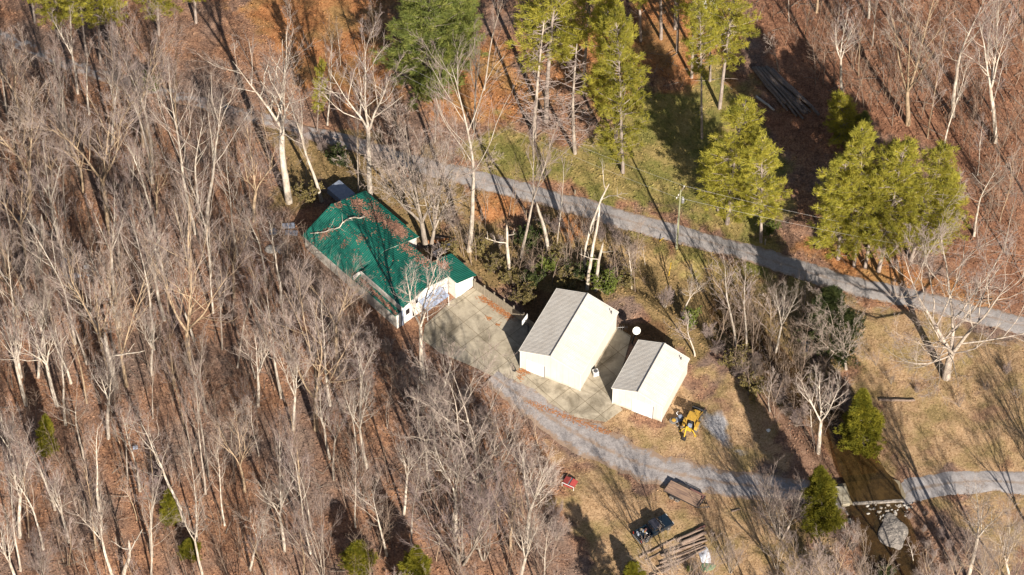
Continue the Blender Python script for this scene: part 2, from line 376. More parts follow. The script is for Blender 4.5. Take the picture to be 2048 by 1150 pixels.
# leaves and grass blades standing up from the ground: one sheet of loose quads coloured like the ground they lie on
rng = np.random.RandomState(5); n_ = 190000
tx_ = rng.uniform(-86, 86, n_); ty_ = rng.uniform(-56, 66, n_)
k_ = (dseg(tx_, ty_, ROAD) > 1.7) & (dseg(tx_, ty_, DRIVE) > 2.7) & (dseg(tx_, ty_, LANE) > 1.9) & ~inside(tx_, ty_, [tuple(q) for q in APRON])
ca, sa_ = math.cos(math.radians(47.44)), math.sin(math.radians(47.44)); hu = (tx_+25.84)*ca-(ty_-10.95)*sa_; hv = (tx_+25.84)*sa_+(ty_-10.95)*ca
k_ &= ~((hu > -.5) & (hu < 22) & (hv > -5.6) & (hv < 8)); k_ &= ~((np.hypot(tx_-18.5, ty_+16) < 6)) & (vnoise(tx_, ty_, 1.1, 4) > .25)
def msk(a_, b_): return masks(a_, b_)[0][:, 1]
tx_, ty_ = tx_[k_], ty_[k_]; n_ = len(tx_); az_ = rng.uniform(0, 6.28, n_); ti = rng.uniform(.15, 1.25, n_); sz = rng.uniform(.05, .16, n_)*(1-.45*msk(tx_, ty_))
ax_ = np.stack([np.cos(az_), np.sin(az_), 0*az_], -1)*sz[:, None]; up_ = np.stack([-np.sin(az_)*np.cos(ti), np.cos(az_)*np.cos(ti), np.sin(ti)], -1)*sz[:, None]*1.3
b_ = np.stack([tx_, ty_, height(tx_, ty_)+.01], -1); V_ = np.stack([b_-ax_, b_+ax_, b_+ax_*.6+up_, b_-ax_*.6+up_], 1).reshape(-1, 3)
gl = obj('ground_litter', mesh_np('ground_litter', V_, np.arange(len(V_)).reshape(-1, 4)), GM); tag(gl, 'loose dead leaves and grass tufts covering the ground', 'ground cover', None, 'stuff')
for nm, A in zip(('cover_a', 'cover_b'), masks(tx_, ty_)):
    a = gl.data.attributes.new(nm, 'FLOAT_COLOR', 'POINT'); a.data.foreach_set('color', np.repeat(A, 4, 0).astype(np.float32).ravel())

# ------------------------------------------------------------------ roads, drive, concrete
def strip(name, line, widths, mat, dz=.03, step=.5, rag=.35, seed=1, across=8):
    pts = np.array(line); seg = np.hypot(*np.diff(pts, axis=0).T); s = np.r_[0, np.cumsum(seg)]
    t = np.arange(0, s[-1], step)
    cx = np.interp(t, s, pts[:, 0]); cy = np.interp(t, s, pts[:, 1])
    k = np.ones(9)/9
    for _ in range(2):
        cx[4:-4] = np.convolve(cx, k, 'valid'); cy[4:-4] = np.convolve(cy, k, 'valid')
    w = np.interp(t, s, widths) if not np.isscalar(widths) else np.full(t.shape, float(widths))
    tx, ty = np.gradient(cx), np.gradient(cy); l = np.hypot(tx, ty); nx, ny = -ty/l, tx/l
    u = np.linspace(-1, 1, across)
    j = [(vnoise(t, t*0, 2.2, seed+q)-.5)*2*rag+(vnoise(t, t*0, .8, seed+5+q)-.5)*rag for q in (0, 1)]
    hw = np.where(u[None, :] > 0, (w/2+j[0])[:, None], (w/2+j[1])[:, None])
    Xr = cx[:, None]+nx[:, None]*u*hw; Yr = cy[:, None]+ny[:, None]*u*hw
    Zr = height(Xr, Yr)+dz+.03*(1-u**2)[None, :]
    Zr[:, 0] -= .06; Zr[:, -1] -= .06
    ii = np.arange(Xr.size).reshape(Xr.shape)
    q = np.stack([ii[:-1, :-1], ii[1:, :-1], ii[1:, 1:], ii[:-1, 1:]], -1).reshape(-1, 4)[:, ::-1]
    me = mesh_np(name, np.stack([Xr, Yr, Zr], -1).reshape(-1, 3), q, True)
    at = me.attributes.new('track', 'FLOAT', 'POINT'); at.data.foreach_set('value', np.repeat(u[None], len(t), 0).ravel().astype(np.float32))
    return tag(obj(name, me, mat), kind='structure')
def road_mat(name, a, b, dirt, edge=.8, mid=.25, track=.42):
    m = NT(name); f = m.noise(.9, 5, .75); g = m.noise(6, 3, .8)
    lo = m.math('ADD', m.math('MULTIPLY', f, .55), m.math('MULTIPLY', g, .45)); c = m.ramp(lo, [(.38, b), (.62, a)])
    at = m.n('Attribute', attribute_name='track'); u = m.math('ABSOLUTE', at.outputs['Fac'])
    n2 = m.math('MULTIPLY', m.math('SUBTRACT', m.noise(.8, 5, .75), .5), 1.5)
    e = m.rng(m.math('ADD', u, n2), edge, edge+.22)
    h = m.rng(m.math('ADD', m.math('SUBTRACT', .16, u), m.math('MULTIPLY', n2, .5)), 0, .16)
    sx = m.n('SeparateXYZ'); m.l(m.co(), sx.inputs[0]); far = m.rng(sx.outputs[0], -8, -38)
    c = m.mix(m.math('MULTIPLY', far, m.rng(m.noise(.7, 4, .7), .42, .55)), c, (.22, .135, .095))
    c = m.mix(m.math('MULTIPLY', h, mid), c, dirt); c = m.mix(m.math('MULTIPLY', e, .85), c, dirt)
    m.bump(lo, .05, .8); return m.out(c, .92, .15)
strip('road', ROAD, [2.4]*9+[2.6, 2.8, 3.0, 3.2]+[3.5]*14, road_mat('road_gravel', (.40, .365, .345), (.24, .215, .205), (.25, .16, .10), .76, .4), seed=3, rag=.3)
strip('gravel_drive', DRIVE, [3.5, 5, 5.6, 6.4, 6.2, 5.6, 4.8, 4.2, 4, 3.8, 3.4], road_mat('drive_gravel', (.42, .38, .36), (.20, .18, .175), (.30, .20, .13), .58, .7), seed=9, rag=.7, dz=.035)
strip('lane', LANE, [3.4, 3.9, 4.1, 4, 3.9, 3.9, 3.9, 3.9, 3.9], road_mat('lane_gravel', (.42, .385, .37), (.25, .225, .215), (.24, .16, .10), .85, .55), seed=15)
def concrete_mat(name, jx, jy, ang, a=(.56, .48, .36), b=(.37, .315, .235)):
    m = NT(name); f = m.noise(.55, 5, .7); c = m.ramp(f, [(.34, b), (.6, a)])
    c = m.mix(m.rng(m.noise(.3, 5, .7, dist=.6), .46, .66), c, (.19, .155, .105)); c = m.mix(.25, c, m.ramp(m.noise(8, 3, .8), [(.3, (.15, .13, .1)), (.7, (.5, .45, .36))]))
    mp = m.n('Mapping'); mp.inputs['Rotation'].default_value = (0, 0, ang); m.l(m.co(), mp.inputs[0])
    br = m.n('TexBrick'); br.offset = 0; br.inputs['Scale'].default_value = 1; br.inputs['Brick Width'].default_value = jx; br.inputs['Row Height'].default_value = jy
    br.inputs['Mortar Size'].default_value = .045; br.inputs['Mortar Smooth'].default_value = .4; br.inputs['Bias'].default_value = 0
    br.inputs['Color1'].default_value = (1, 1, 1, 1); br.inputs['Color2'].default_value = (.84, .83, .81, 1); br.inputs['Mortar'].default_value = (.45, .41, .35, 1)
    m.l(mp.outputs[0], br.inputs['Vector']); c = m.mix(1., c, br.outputs[0], 'MULTIPLY'); return m.out(c, .9, .2)
mb = MB(); mb.slab([tuple(p) for p in APRON], -.25, .05); tag(mb.build('concrete_apron', concrete_mat('concrete', 3.1, 3.1, math.radians(47.4))), kind='structure')
# ford: a concrete slab across the creek bed, with water running over it
FZ = -.62
def fpoly(pts, z): return [tuple(P(px, py, z)[:2]) for px, py in pts]
mb = MB(); mb.slab(fpoly([(1676, 968), (1712, 962), (1780, 956), (1800, 962), (1812, 992), (1805, 1001), (1712, 1006), (1690, 1008)], FZ), FZ-.5, FZ-.03)
tag(mb.build('ford_slab', concrete_mat('ford_concrete', 1.5, 9, math.radians(5), (.27, .215, .125), (.18, .135, .075))), kind='structure')
mb = MB(); mb.slab(fpoly([(1668, 972), (1692, 972), (1700, 1005), (1684, 1008)], 0), -.8, -.10)
tag(mb.build('ford_approach', concrete_mat('approach_concrete', 1.3, 1.4, .1, (.62, .56, .42), (.5, .44, .33))), kind='structure')
mb = MB(); mb.slab(fpoly([(1706, 1004), (1808, 998), (1808, 1001), (1706, 1007)], -.5), -1.1, -.52)
tag(mb.build('ford_lip', M['boulder']), kind='structure')
def water_mat():
    m = NT('creek_water'); f = m.noise(1.2, 4, .7); c = m.ramp(f, [(.35, (.035, .024, .011)), (.65, (.085, .054, .021))])
    m.bump(m.noise(5, 3, .6), .02, .5); m.out(c, .12, .5); tr = m.n('BsdfTransparent'); tr.inputs[0].default_value = (.75, .6, .4, 1)
    x = m.n('MixShader'); x.inputs[0].default_value = .62; m.l(tr.outputs[0], x.inputs[1]); m.l(m.b.outputs[0], x.inputs[2])
    m.l(x.outputs[0], m.t.nodes['Material Output'].inputs[0]); return m.m
def water_strip(name, line, w, z, mat):
    pts = np.array(line); n = len(pts); d = np.gradient(pts, axis=0); l = np.hypot(*d.T)[:, None]; nn = np.stack([-d[:, 1], d[:, 0]], -1)/l
    a = pts+nn*w/2; b = pts-nn*w/2; V = np.concatenate([np.c_[a, np.full(n, z)], np.c_[b, np.full(n, z)]])
    q = np.array([(i, i+1, n+i+1, n+i) for i in range(n-1)])
    return tag(obj(name, mesh_np(name, V, q), mat), kind='structure')
WM = water_mat()
def sub(a, b, n): return np.array([np.interp(np.linspace(0, 1, n), np.linspace(0, 1, b-a), CREEK[a:b][:, k]) for k in (0, 1)]).T
mb = MB(); mb.add([(*P(px, py, FZ+.07)[:2], FZ+.07) for px, py in ((1640, 815), (1662, 880), (1678, 940), (1692, 968), (1704, 1004), (1806, 998), (1796, 968), (1772, 942), (1738, 885), (1700, 840), (1670, 800))], [tuple(range(10, -1, -1))])
tag(mb.build('creek_water', WM), kind='structure')
water_strip('creek_brook', sub(5, 9, 30), 3.4, -.72, WM)
water_strip('creek_pool', sub(0, 4, 20), 7.5, -.92, WM)

# ------------------------------------------------------------------ tree prototypes
def unit(v): return v/np.linalg.norm(v)
class Tubes:
    """collects polylines, turns them into one mesh of tapering tubes"""
    def __init__(s): s.d = {}
    def add(s, pts, rad, sides): s.d.setdefault((len(pts), sides), []).append((pts, rad))
    def arrays(s):
        VV, FF, o = [], [], 0
        for (n, k), l in s.d.items():
            Pq = np.array([p for p, _ in l]); Rr = np.array([r for _, r in l]); B = len(l)
            T = np.gradient(Pq, axis=1); T /= np.linalg.norm(T, axis=2, keepdims=True)+1e-9
            ref = np.where(np.abs(T[:, :1, 2:3]) > .85, np.array([1., .1, 0]), np.array([.1, .05, 1.]))
            A = np.cross(T, ref); A /= np.linalg.norm(A, axis=2, keepdims=True)+1e-9; Bn = np.cross(T, A)
            an = np.arange(k)*2*math.pi/k
            V = Pq[:, :, None]+Rr[:, :, None, None]*(A[:, :, None]*np.cos(an)[:, None]+Bn[:, :, None]*np.sin(an)[:, None])
            ii = np.arange(B*n*k).reshape(B, n, k)
            q = np.stack([ii[:, :-1], np.roll(ii, -1, 2)[:, :-1], np.roll(ii, -1, 2)[:, 1:], ii[:, 1:]], -1).reshape(-1, 4)
            VV.append(V.reshape(-1, 3)); FF.append(q+o); o += B*n*k
        return np.concatenate(VV), np.concatenate(FF)
    def mesh(s, name): return mesh_np(name, *s.arrays(), True)
def grow(rng, p, d, L, r0, r1, n, wob, up):
    pts = [p]; st = L/n
    for i in range(n):
        d = unit(d+rng.normal(size=3)*wob+np.array([0, 0, up])); p = p+d*st; pts.append(p)
    return np.array(pts), np.linspace(r0, r1, n+1)
def along(pts, t):
    f = t*(len(pts)-1); i = min(int(f), len(pts)-2); return pts[i]+(pts[i+1]-pts[i])*(f-i), unit(pts[i+1]-pts[i])
def side_dir(rng, tan, ang, az=None):
    a = unit(np.cross(tan, [.31, .2, .93] if abs(tan[2]) < .9 else [1., .05, 0])); b = np.cross(tan, a); az = rng.uniform(0, 2*math.pi) if az is None else az
    return tan*math.cos(ang)+(a*math.cos(az)+b*math.sin(az))*math.sin(ang)
def ramify(rng, limbs, twigs, pts, rad, L, lvl, cfg):
    """children of a limb"""
    n, ratio, ang = cfg['n'][lvl], cfg['ratio'][lvl], cfg['ang'][lvl]
    for k in range(n):
        t = cfg['t0'][lvl]+(.98-cfg['t0'][lvl])*((k+rng.uniform(.1, .9))/n)
        p, tan = along(pts, t); r = np.interp(t, np.linspace(0, 1, len(rad)), rad)
        l = L*ratio*((1.15-.65*t) if lvl == 0 else (1.08-.42*t))*rng.uniform(.6, 1.25)
        d = side_dir(rng, tan, ang*rng.uniform(.7, 1.25))
        cr = min(r*.62, cfg['r'][lvl]*(l/(L*ratio)))
        last = lvl == len(cfg['n'])-1
        cp, crad = grow(rng, p, d, l, max(cr, .0105), .0075 if last else max(cr*.35, .010), 3 if last else 5, cfg['wob'], cfg['up'][lvl])
        (twigs if lvl >= cfg['tw'] else limbs).add(cp, crad, 3 if lvl else 4)
        if not last: ramify(rng, limbs, twigs, cp, crad, l, lvl+1, cfg)
CF = dict(
 F=dict(n=[15, 6, 6], ratio=[.27, .52, .5], ang=[.55, .50, .55], t0=[.46, .28, .2], r=[.05, .022, .0115], up=[.13, .07, .03], wob=.10, tw=1),
 V=dict(n=[12, 6, 6], ratio=[.40, .50, .5], ang=[.62, .52, .55], t0=[.38, .28, .2], r=[.065, .026, .0115], up=[.12, .06, .03], wob=.10, tw=1),
 O=dict(n=[11, 7, 6], ratio=[.48, .50, .48], ang=[.62, .54, .55], t0=[.2, .28, .2], r=[.068, .027, .0125], up=[.12, .06, .03], wob=.11, tw=1),
 B=dict(n=[10, 7, 6, 5], ratio=[.62, .46, .48, .5], ang=[.9, .65, .6, .6], t0=[.18, .25, .25, .2], r=[.14, .055, .026, .013], up=[.10, .05, .02, .02], wob=.15, tw=2),
 T=dict(n=[14, 6, 3], ratio=[.24, .45, .5], ang=[.6, .55, .55], t0=[.33, .25, .25], r=[.033, .016, .01], up=[.13, .06, .02], wob=.10, tw=0),
 G=dict(n=[9, 7, 5], ratio=[.5, .48, .5], ang=[.5, .5, .55], t0=[.15, .2, .15], r=[.035, .018, .011], up=[.09, .04, .02], wob=.13, tw=1))
def deciduous(name, seed, kind, H=22., r=.27, stems=1, fork=None, lean=0., bark_m='bark_tan', twig_m='twig', bare=0):
    rng = np.random.RandomState(seed); limbs, twigs = Tubes(), Tubes(); cfg = CF[kind]
    root = bpy.data.objects.new(name, None); root.empty_display_size = .3
    def stem(p, d, L, r0, c):
        pts, rad = grow(rng, p, d, L, r0, r0*.16, 12, .035 if kind in 'FTV' else .06, .03)
        rad = r0*(.06+.94*(1-np.linspace(0, 1, 13))**.95); rad[0] *= 1.2
        limbs.add(pts, rad, 7); ramify(rng, limbs, twigs, pts, rad, L, 0, c)
    if stems > 1:
        for k in range(stems):
            a = 2*math.pi*(k+rng.rand()*.5)/stems; s = rng.uniform(.1, .3)
            stem(np.array([math.cos(a), math.sin(a), 0])*.25+[0, 0, -.3], unit(np.array([math.cos(a)*s, math.sin(a)*s, 1.])), H*rng.uniform(.75, 1), r*rng.uniform(.7, 1), cfg)
    elif fork:
        pts, rad = grow(rng, np.array([0, 0, -.3]), np.array([0., 0, 1]), H*fork, r*1.1, r*.75, 8, .03, .02); limbs.add(pts, rad, 8)
        nf = 3 if fork > .3 else 4; c2 = dict(cfg); c2['t0'] = [.12]+list(cfg['t0'][1:])
        for k in range(nf):
            a = 2*math.pi*(k+rng.rand()*.4)/nf; s = rng.uniform(.12, .42) if kind != 'B' else rng.uniform(.25, .8)
            stem(pts[-1], unit(np.array([math.cos(a)*s, math.sin(a)*s, 1.])), H*(1-fork)*rng.uniform(.8, 1.05), r*.5, c2)
    else: stem(np.array([0, 0, -.3]), np.array([0., 0, 1.]), H, r, cfg)
    t = obj('trunk', limbs.mesh(name+'_trunk'), M[bark_m], root); k = obj('crown', twigs.mesh(name+'_crown'), M[twig_m], root)
    zs = np.concatenate([limbs.arrays()[0][:, 2], twigs.arrays()[0][:, 2]]); root['H'] = float(zs.max()); return root
def dead_pine(name, seed, H=16.):
    rng = np.random.RandomState(seed); limbs, twigs = Tubes(), Tubes(); root = bpy.data.objects.new(name, None)
    pts, rad = grow(rng, np.array([0, 0, -.3]), np.array([0., 0, 1]), H, .2, .05, 12, .02, .03); limbs.add(pts, rad, 7)
    for z in np.arange(.12, .99, .038):
        for k in range(rng.randint(3, 6)):
            p, tan = along(pts, z); l = (.5+2.6*(1-z)**.7)*rng.uniform(.6, 1.1); d = unit(np.append(rng.normal(size=2), rng.uniform(-.1, .35)))
            bp, br = grow(rng, p, d, l, .035, .014, 5, .07, .03); twigs.add(bp, br, 4)
            for q in range(4):
                p2, t2 = along(bp, rng.uniform(.3, .95)); a, b = grow(rng, p2, side_dir(rng, t2, .9), l*.28, .018, .012, 3, .1, .02); twigs.add(a, b, 3)
    obj('trunk', limbs.mesh(name+'_trunk'), M['bark_grey'], root); obj('crown', twigs.mesh(name+'_crown'), M['twig_pale'], root); root['H'] = H-.3; return root
def snag(name, seed, H=10., nb=2, r=.22):
    rng = np.random.RandomState(seed); limbs = Tubes(); tw = Tubes(); root = bpy.data.objects.new(name, None)
    pts, rad = grow(rng, np.array([0, 0, -.3]), np.array([0., 0, 1]), H, r, r*.5, 12, .05, .02); rad[-1] = .03; limbs.add(pts, rad, 7)
    for k in range(nb):
        p, t = along(pts, rng.uniform(.3, .95)); a, b = grow(rng, p, side_dir(rng, t, .9), H*rng.uniform(.15, .35), r*.35, .03, 6, .16, .04); tw.add(a, b, 4)
        for q in range(3):
            p2, t2 = along(a, rng.uniform(.4, .95)); c, d = grow(rng, p2, side_dir(rng, t2, .8), H*.09, .03, .015, 4, .15, .03); tw.add(c, d, 3)
    obj('trunk', limbs.mesh(name+'_trunk'), M['bark_white'], root)
    if nb: obj('branch', tw.mesh(name+'_branch'), M['bark_white'], root)
    root['H'] = H-.3; return root
def blades(rng, c, d, n, ln, wd, spread, up=.25):
    """needle or leaf tufts: n thin triangles round each of the centres c pointing along d"""
    m = len(c); c = np.repeat(c, n, 0); d = np.repeat(d, n, 0)
    dd = d+rng.normal(size=(m*n, 3))*spread; dd[:, 2] += up; dd /= np.linalg.norm(dd, axis=1, keepdims=True)+1e-9
    s = np.cross(dd, rng.normal(size=(m*n, 3))); s /= np.linalg.norm(s, axis=1, keepdims=True)+1e-9
    l = ln*rng.uniform(.6, 1.3, (m*n, 1)); w = wd*rng.uniform(.7, 1.3, (m*n, 1)); b = c+rng.normal(size=(m*n, 3))*ln*.25
    V = np.stack([b-s*w*.5, b+s*w*.5, b+dd*l+s*w*.2, b+dd*l-s*w*.2], 1).reshape(-1, 3)
    return V, np.arange(len(V)).reshape(-1, 4)
def pine(name, seed, H=24., t0=.35, R=4.2, r=.26, mat='needles', dens=1., top=.25, nb=5):
    rng = np.random.RandomState(seed); limbs = Tubes(); root = bpy.data.objects.new(name, None)
    pts, rad = grow(rng, np.array([0, 0, -.3]), np.array([0., 0, 1]), H, r, .04, 14, .012, .04); limbs.add(pts, rad, 8)
    cs, ds = [], []; z = t0*H
    while z < H*.985:
        q = (z/H-t0)/(1-t0); prof = R*(min(1, (q+.12)*3.2)*(1-q)**.45*rng.uniform(.75, 1.12)+top*(1-q)**.3*.6)
        for k in range(rng.randint(nb-1, nb+2)):
            az = rng.uniform(0, 2*math.pi); l = prof*rng.uniform(.45, 1.12); e = -.05+.75*q+rng.normal()*.1
            p, _ = along(pts, min(z/H+rng.normal()*.006, .999)); d = np.array([math.cos(az)*math.cos(e), math.sin(az)*math.cos(e), math.sin(e)])
            bp, br = grow(rng, p, d, l, .05*(.4+l/R), .015, 5, .07, .06); limbs.add(bp, br, 4)
            nt_ = max(3, int(l*2.7*dens))
            for j in range(nt_):
                t = .22+.78*((j+rng.rand())/nt_)**.8; p2, t2 = along(bp, t); sd = unit(side_dir(rng, t2, rng.uniform(.5, 1.1))*[1, 1, .45]+[0, 0, .12])
                ll = (.35+.22*l*(1.1-t))*rng.uniform(.6, 1.2); mm = max(1, int(ll/.3))
                for i in range(mm): cs.append(p2+sd*ll*(i+.7)/mm); ds.append(sd)
            cs.append(bp[-1]); ds.append(unit(bp[-1]-bp[-2]))
        z += H*.022*rng.uniform(.7, 1.3)*(1 if q < .8 else .7)
        if t0 > .1 and rng.rand() < .25 and z < H*.8: z += H*.018
    # dead snags below the crown
    for k in range(int(14*t0*2)):
        zz = rng.uniform(t0*.35, t0)*.98; p, _ = along(pts, zz); a = rng.uniform(0, 6.28); bp, br = grow(rng, p, np.array([math.cos(a), math.sin(a), .05]), rng.uniform(.6, 2.2), .03, .012, 4, .08, 0); limbs.add(bp, br, 3)
    V, Q_ = blades(rng, np.array(cs), np.array(ds), 15, .42, .05, .5)
    obj('trunk', limbs.mesh(name+'_trunk'), M['pine_bark'], root); obj('crown', mesh_np(name+'_crown', V, Q_), M[mat], root); root['H'] = H-.3; return root
def cedar(name, seed, H=9., R=2.3, mat='cedar', n=2600, blunt=.75):
    rng = np.random.RandomState(seed); root = bpy.data.objects.new(name, None); limbs = Tubes()
    pts, rad = grow(rng, np.array([0, 0, -.3]), np.array([0., 0, 1]), H*.93, .17, .03, 8, .02, .04); limbs.add(pts, rad, 7)
    cs, ds = [], []
    while len(cs) < n:
        q = rng.rand()**.85; az = rng.uniform(0, 6.283); lump = 1+.28*math.sin(az*3+q*9)+.2*math.sin(az*7-q*21)
        rr = R*min(1, (q+.06)*5)*(1-q)**blunt*lump*math.sqrt(rng.uniform(.25, 1)); p = np.array([math.cos(az)*rr, math.sin(az)*rr, .25+q*(H-.3)+rng.normal()*.12])
        if math.sin(p[0]*3.1+p[2]*2.3)+math.sin(p[1]*2.7-p[2]*3.7) < -1.25: continue
        cs.append(p); ds.append(unit(np.array([math.cos(az), math.sin(az), .55])))
    for k in range(40):
        q = rng.uniform(.05, .9); az = rng.uniform(0, 6.28); p, _ = along(pts, q); bp, br = grow(rng, p, np.array([math.cos(az), math.sin(az), .3]), R*(1-q)**blunt*.8, .03, .012, 4, .08, .05); limbs.add(bp, br, 3)
    V, Q_ = blades(rng, np.array(cs), np.array(ds), 14, .3, .055, .55, .3)
    obj('trunk', limbs.mesh(name+'_trunk'), M['pine_bark'], root); obj('crown', mesh_np(name+'_crown', V, Q_), M[mat], root); root['H'] = H; return root
def leafy(name, seed, H=3., R=2., mat='leaf_olive', n=560):
    rng = np.random.RandomState(seed); root = bpy.data.objects.new(name, None); st = Tubes(); cs, ds = [], []
    for k in range(16):
        a = rng.uniform(0, 6.28); s = rng.uniform(.15, .9)*R/H; bp, br = grow(rng, np.array([math.cos(a)*.2, math.sin(a)*.2, -.1]), unit(np.array([math.cos(a)*s, math.sin(a)*s, 1])), H*rng.uniform(.7, 1.1), .035, .012, 6, .14, .02); st.add(bp, br, 4)
        for q in range(7):
            p, t = along(bp, rng.uniform(.3, .98)); c, d = grow(rng, p, side_dir(rng, t, .8), H*rng.uniform(.15, .35), .016, .01, 4, .15, .02); st.add(c, d, 3)
            for i in range(max(1, n//112)): cs.append(along(c, rng.rand())[0]+rng.normal(size=3)*.12); ds.append(rng.normal(size=3)*.3)
    V, Q_ = blades(rng, np.array(cs), np.array(ds), 5, .2, .13, .8, .2)
    obj('stems', st.mesh(name+'_stems'), M['twig'], root); obj('leaves', mesh_np(name+'_leaves', V, Q_), M[mat], root); root['H'] = H; return root

PRO = {
 'F': [deciduous('bare_tree', 100+i, 'F', 24, .21+.03*(i % 3), fork=[None, None, .5, None, .42, None, None, .55][i], bark_m=['bark_tan', 'bark_grey', 'bark_white'][i % 3], twig_m='twig') for i in range(8)],
 'W': [deciduous('bare_tree', 200+i, 'O', 23, .29, fork=[.42, .3, .5, .36][i], bark_m=['bark_white', 'bark_tan', 'bark_white', 'bark_tan'][i], twig_m='twig_pale') for i in range(4)],
 'S': [deciduous('bare_tree', 300+i, 'V', 24, .27, fork=[None, .45, None][i], bark_m='bark_white', twig_m='twig_pale') for i in range(3)],
 'B': [deciduous('bare_tree', 400+i, 'B', 22, .46, fork=[.22, .18][i], bark_m='bark_grey', twig_m='twig_pale') for i in range(2)],
 'T': [deciduous('bare_sapling', 500+i, 'T', 12, .1, bark_m=['bark_tan', 'bark_white', 'bark_grey', 'bark_tan', 'bark_tan'][i], twig_m='twig_pale') for i in range(5)],
 'M': [deciduous('bare_tree', 600+i, 'O', 15, .13, stems=4+i, bark_m='bark_grey', twig_m='twig') for i in range(3)],
 'G': [deciduous('bare_shrub', 700+i, 'G', 5.5, .045, stems=10, bark_m='bark_grey', twig_m='twig') for i in range(3)],
 'D': [dead_pine('dead_pine', 800+i) for i in range(2)],
 'N': [snag('dead_snag', 900, 10, 0), snag('dead_snag', 901, 12, 3, .16), snag('dead_snag', 902, 9, 2)],
 'P': [pine('pine_tree', 1000, 24, .30, 4.6), pine('pine_tree', 1001, 24, .2, 4.2), pine('pine_tree', 1002, 22, .14, 4.0)],
 'H': [pine('pine_tree', 1010, 26, .42, 4.2), pine('pine_tree', 1011, 26, .5, 3.8)],
 'Y': [pine('pine_tree', 1020, 12, .06, 3.0, .14, dens=1.2), pine('pine_tree', 1021, 20, .08, 4.6, .26, 'needles_dark', 1.3)],
 'C': [cedar('cedar_tree', 1100), cedar('cedar_tree', 1101, 9, 2.1, blunt=.6), cedar('cedar_tree', 1102, 10, 3.6, 'leaf_dark', 4200, .55)],
 'L': [leafy('leafy_shrub', 1200), leafy('leafy_shrub', 1201, 3.4, 1.9, 'leaf_green', 800), leafy('leafy_shrub', 1202, 3, 2.2, 'leaf_dark', 800)],
}
USED = set(); PLACED = []
def plant(kind, B, H, lean=0., w=1., label=None, cat='tree', group=None, v=None, rng=random):
    src = PRO[kind][v if v is not None else rng.randrange(len(PRO[kind]))]
    if src.name in USED: o = copy_tree(src)
    else:
        o = src; C.objects.link(o); USED.add(src.name)
    k = H/src['H']
    for a in [a for a in o.keys() if a != 'H']: del o[a]
    o.rotation_mode = 'ZYX'; o.rotation_euler = (rng.uniform(-.03, .03), math.atan2(max(-.3*H, min(.3*H, lean)), H), rng.uniform(0, 6.28))
    o.scale = (k*w, k*w, k); o.location = (B[0], B[1], gz(B[0], B[1])-.03); PLACED.append((B[0], B[1], kind, o)); tag(o, label, cat, group); return o
def hero(kind, bx, by, tx, ty, w=1., label=None, v=None, group=None, cat='tree', R=random.Random(5)):
    B, H, ln = tip(bx, by, tx, ty); return plant(kind, B, H, ln, w, label, cat, group, v, R)

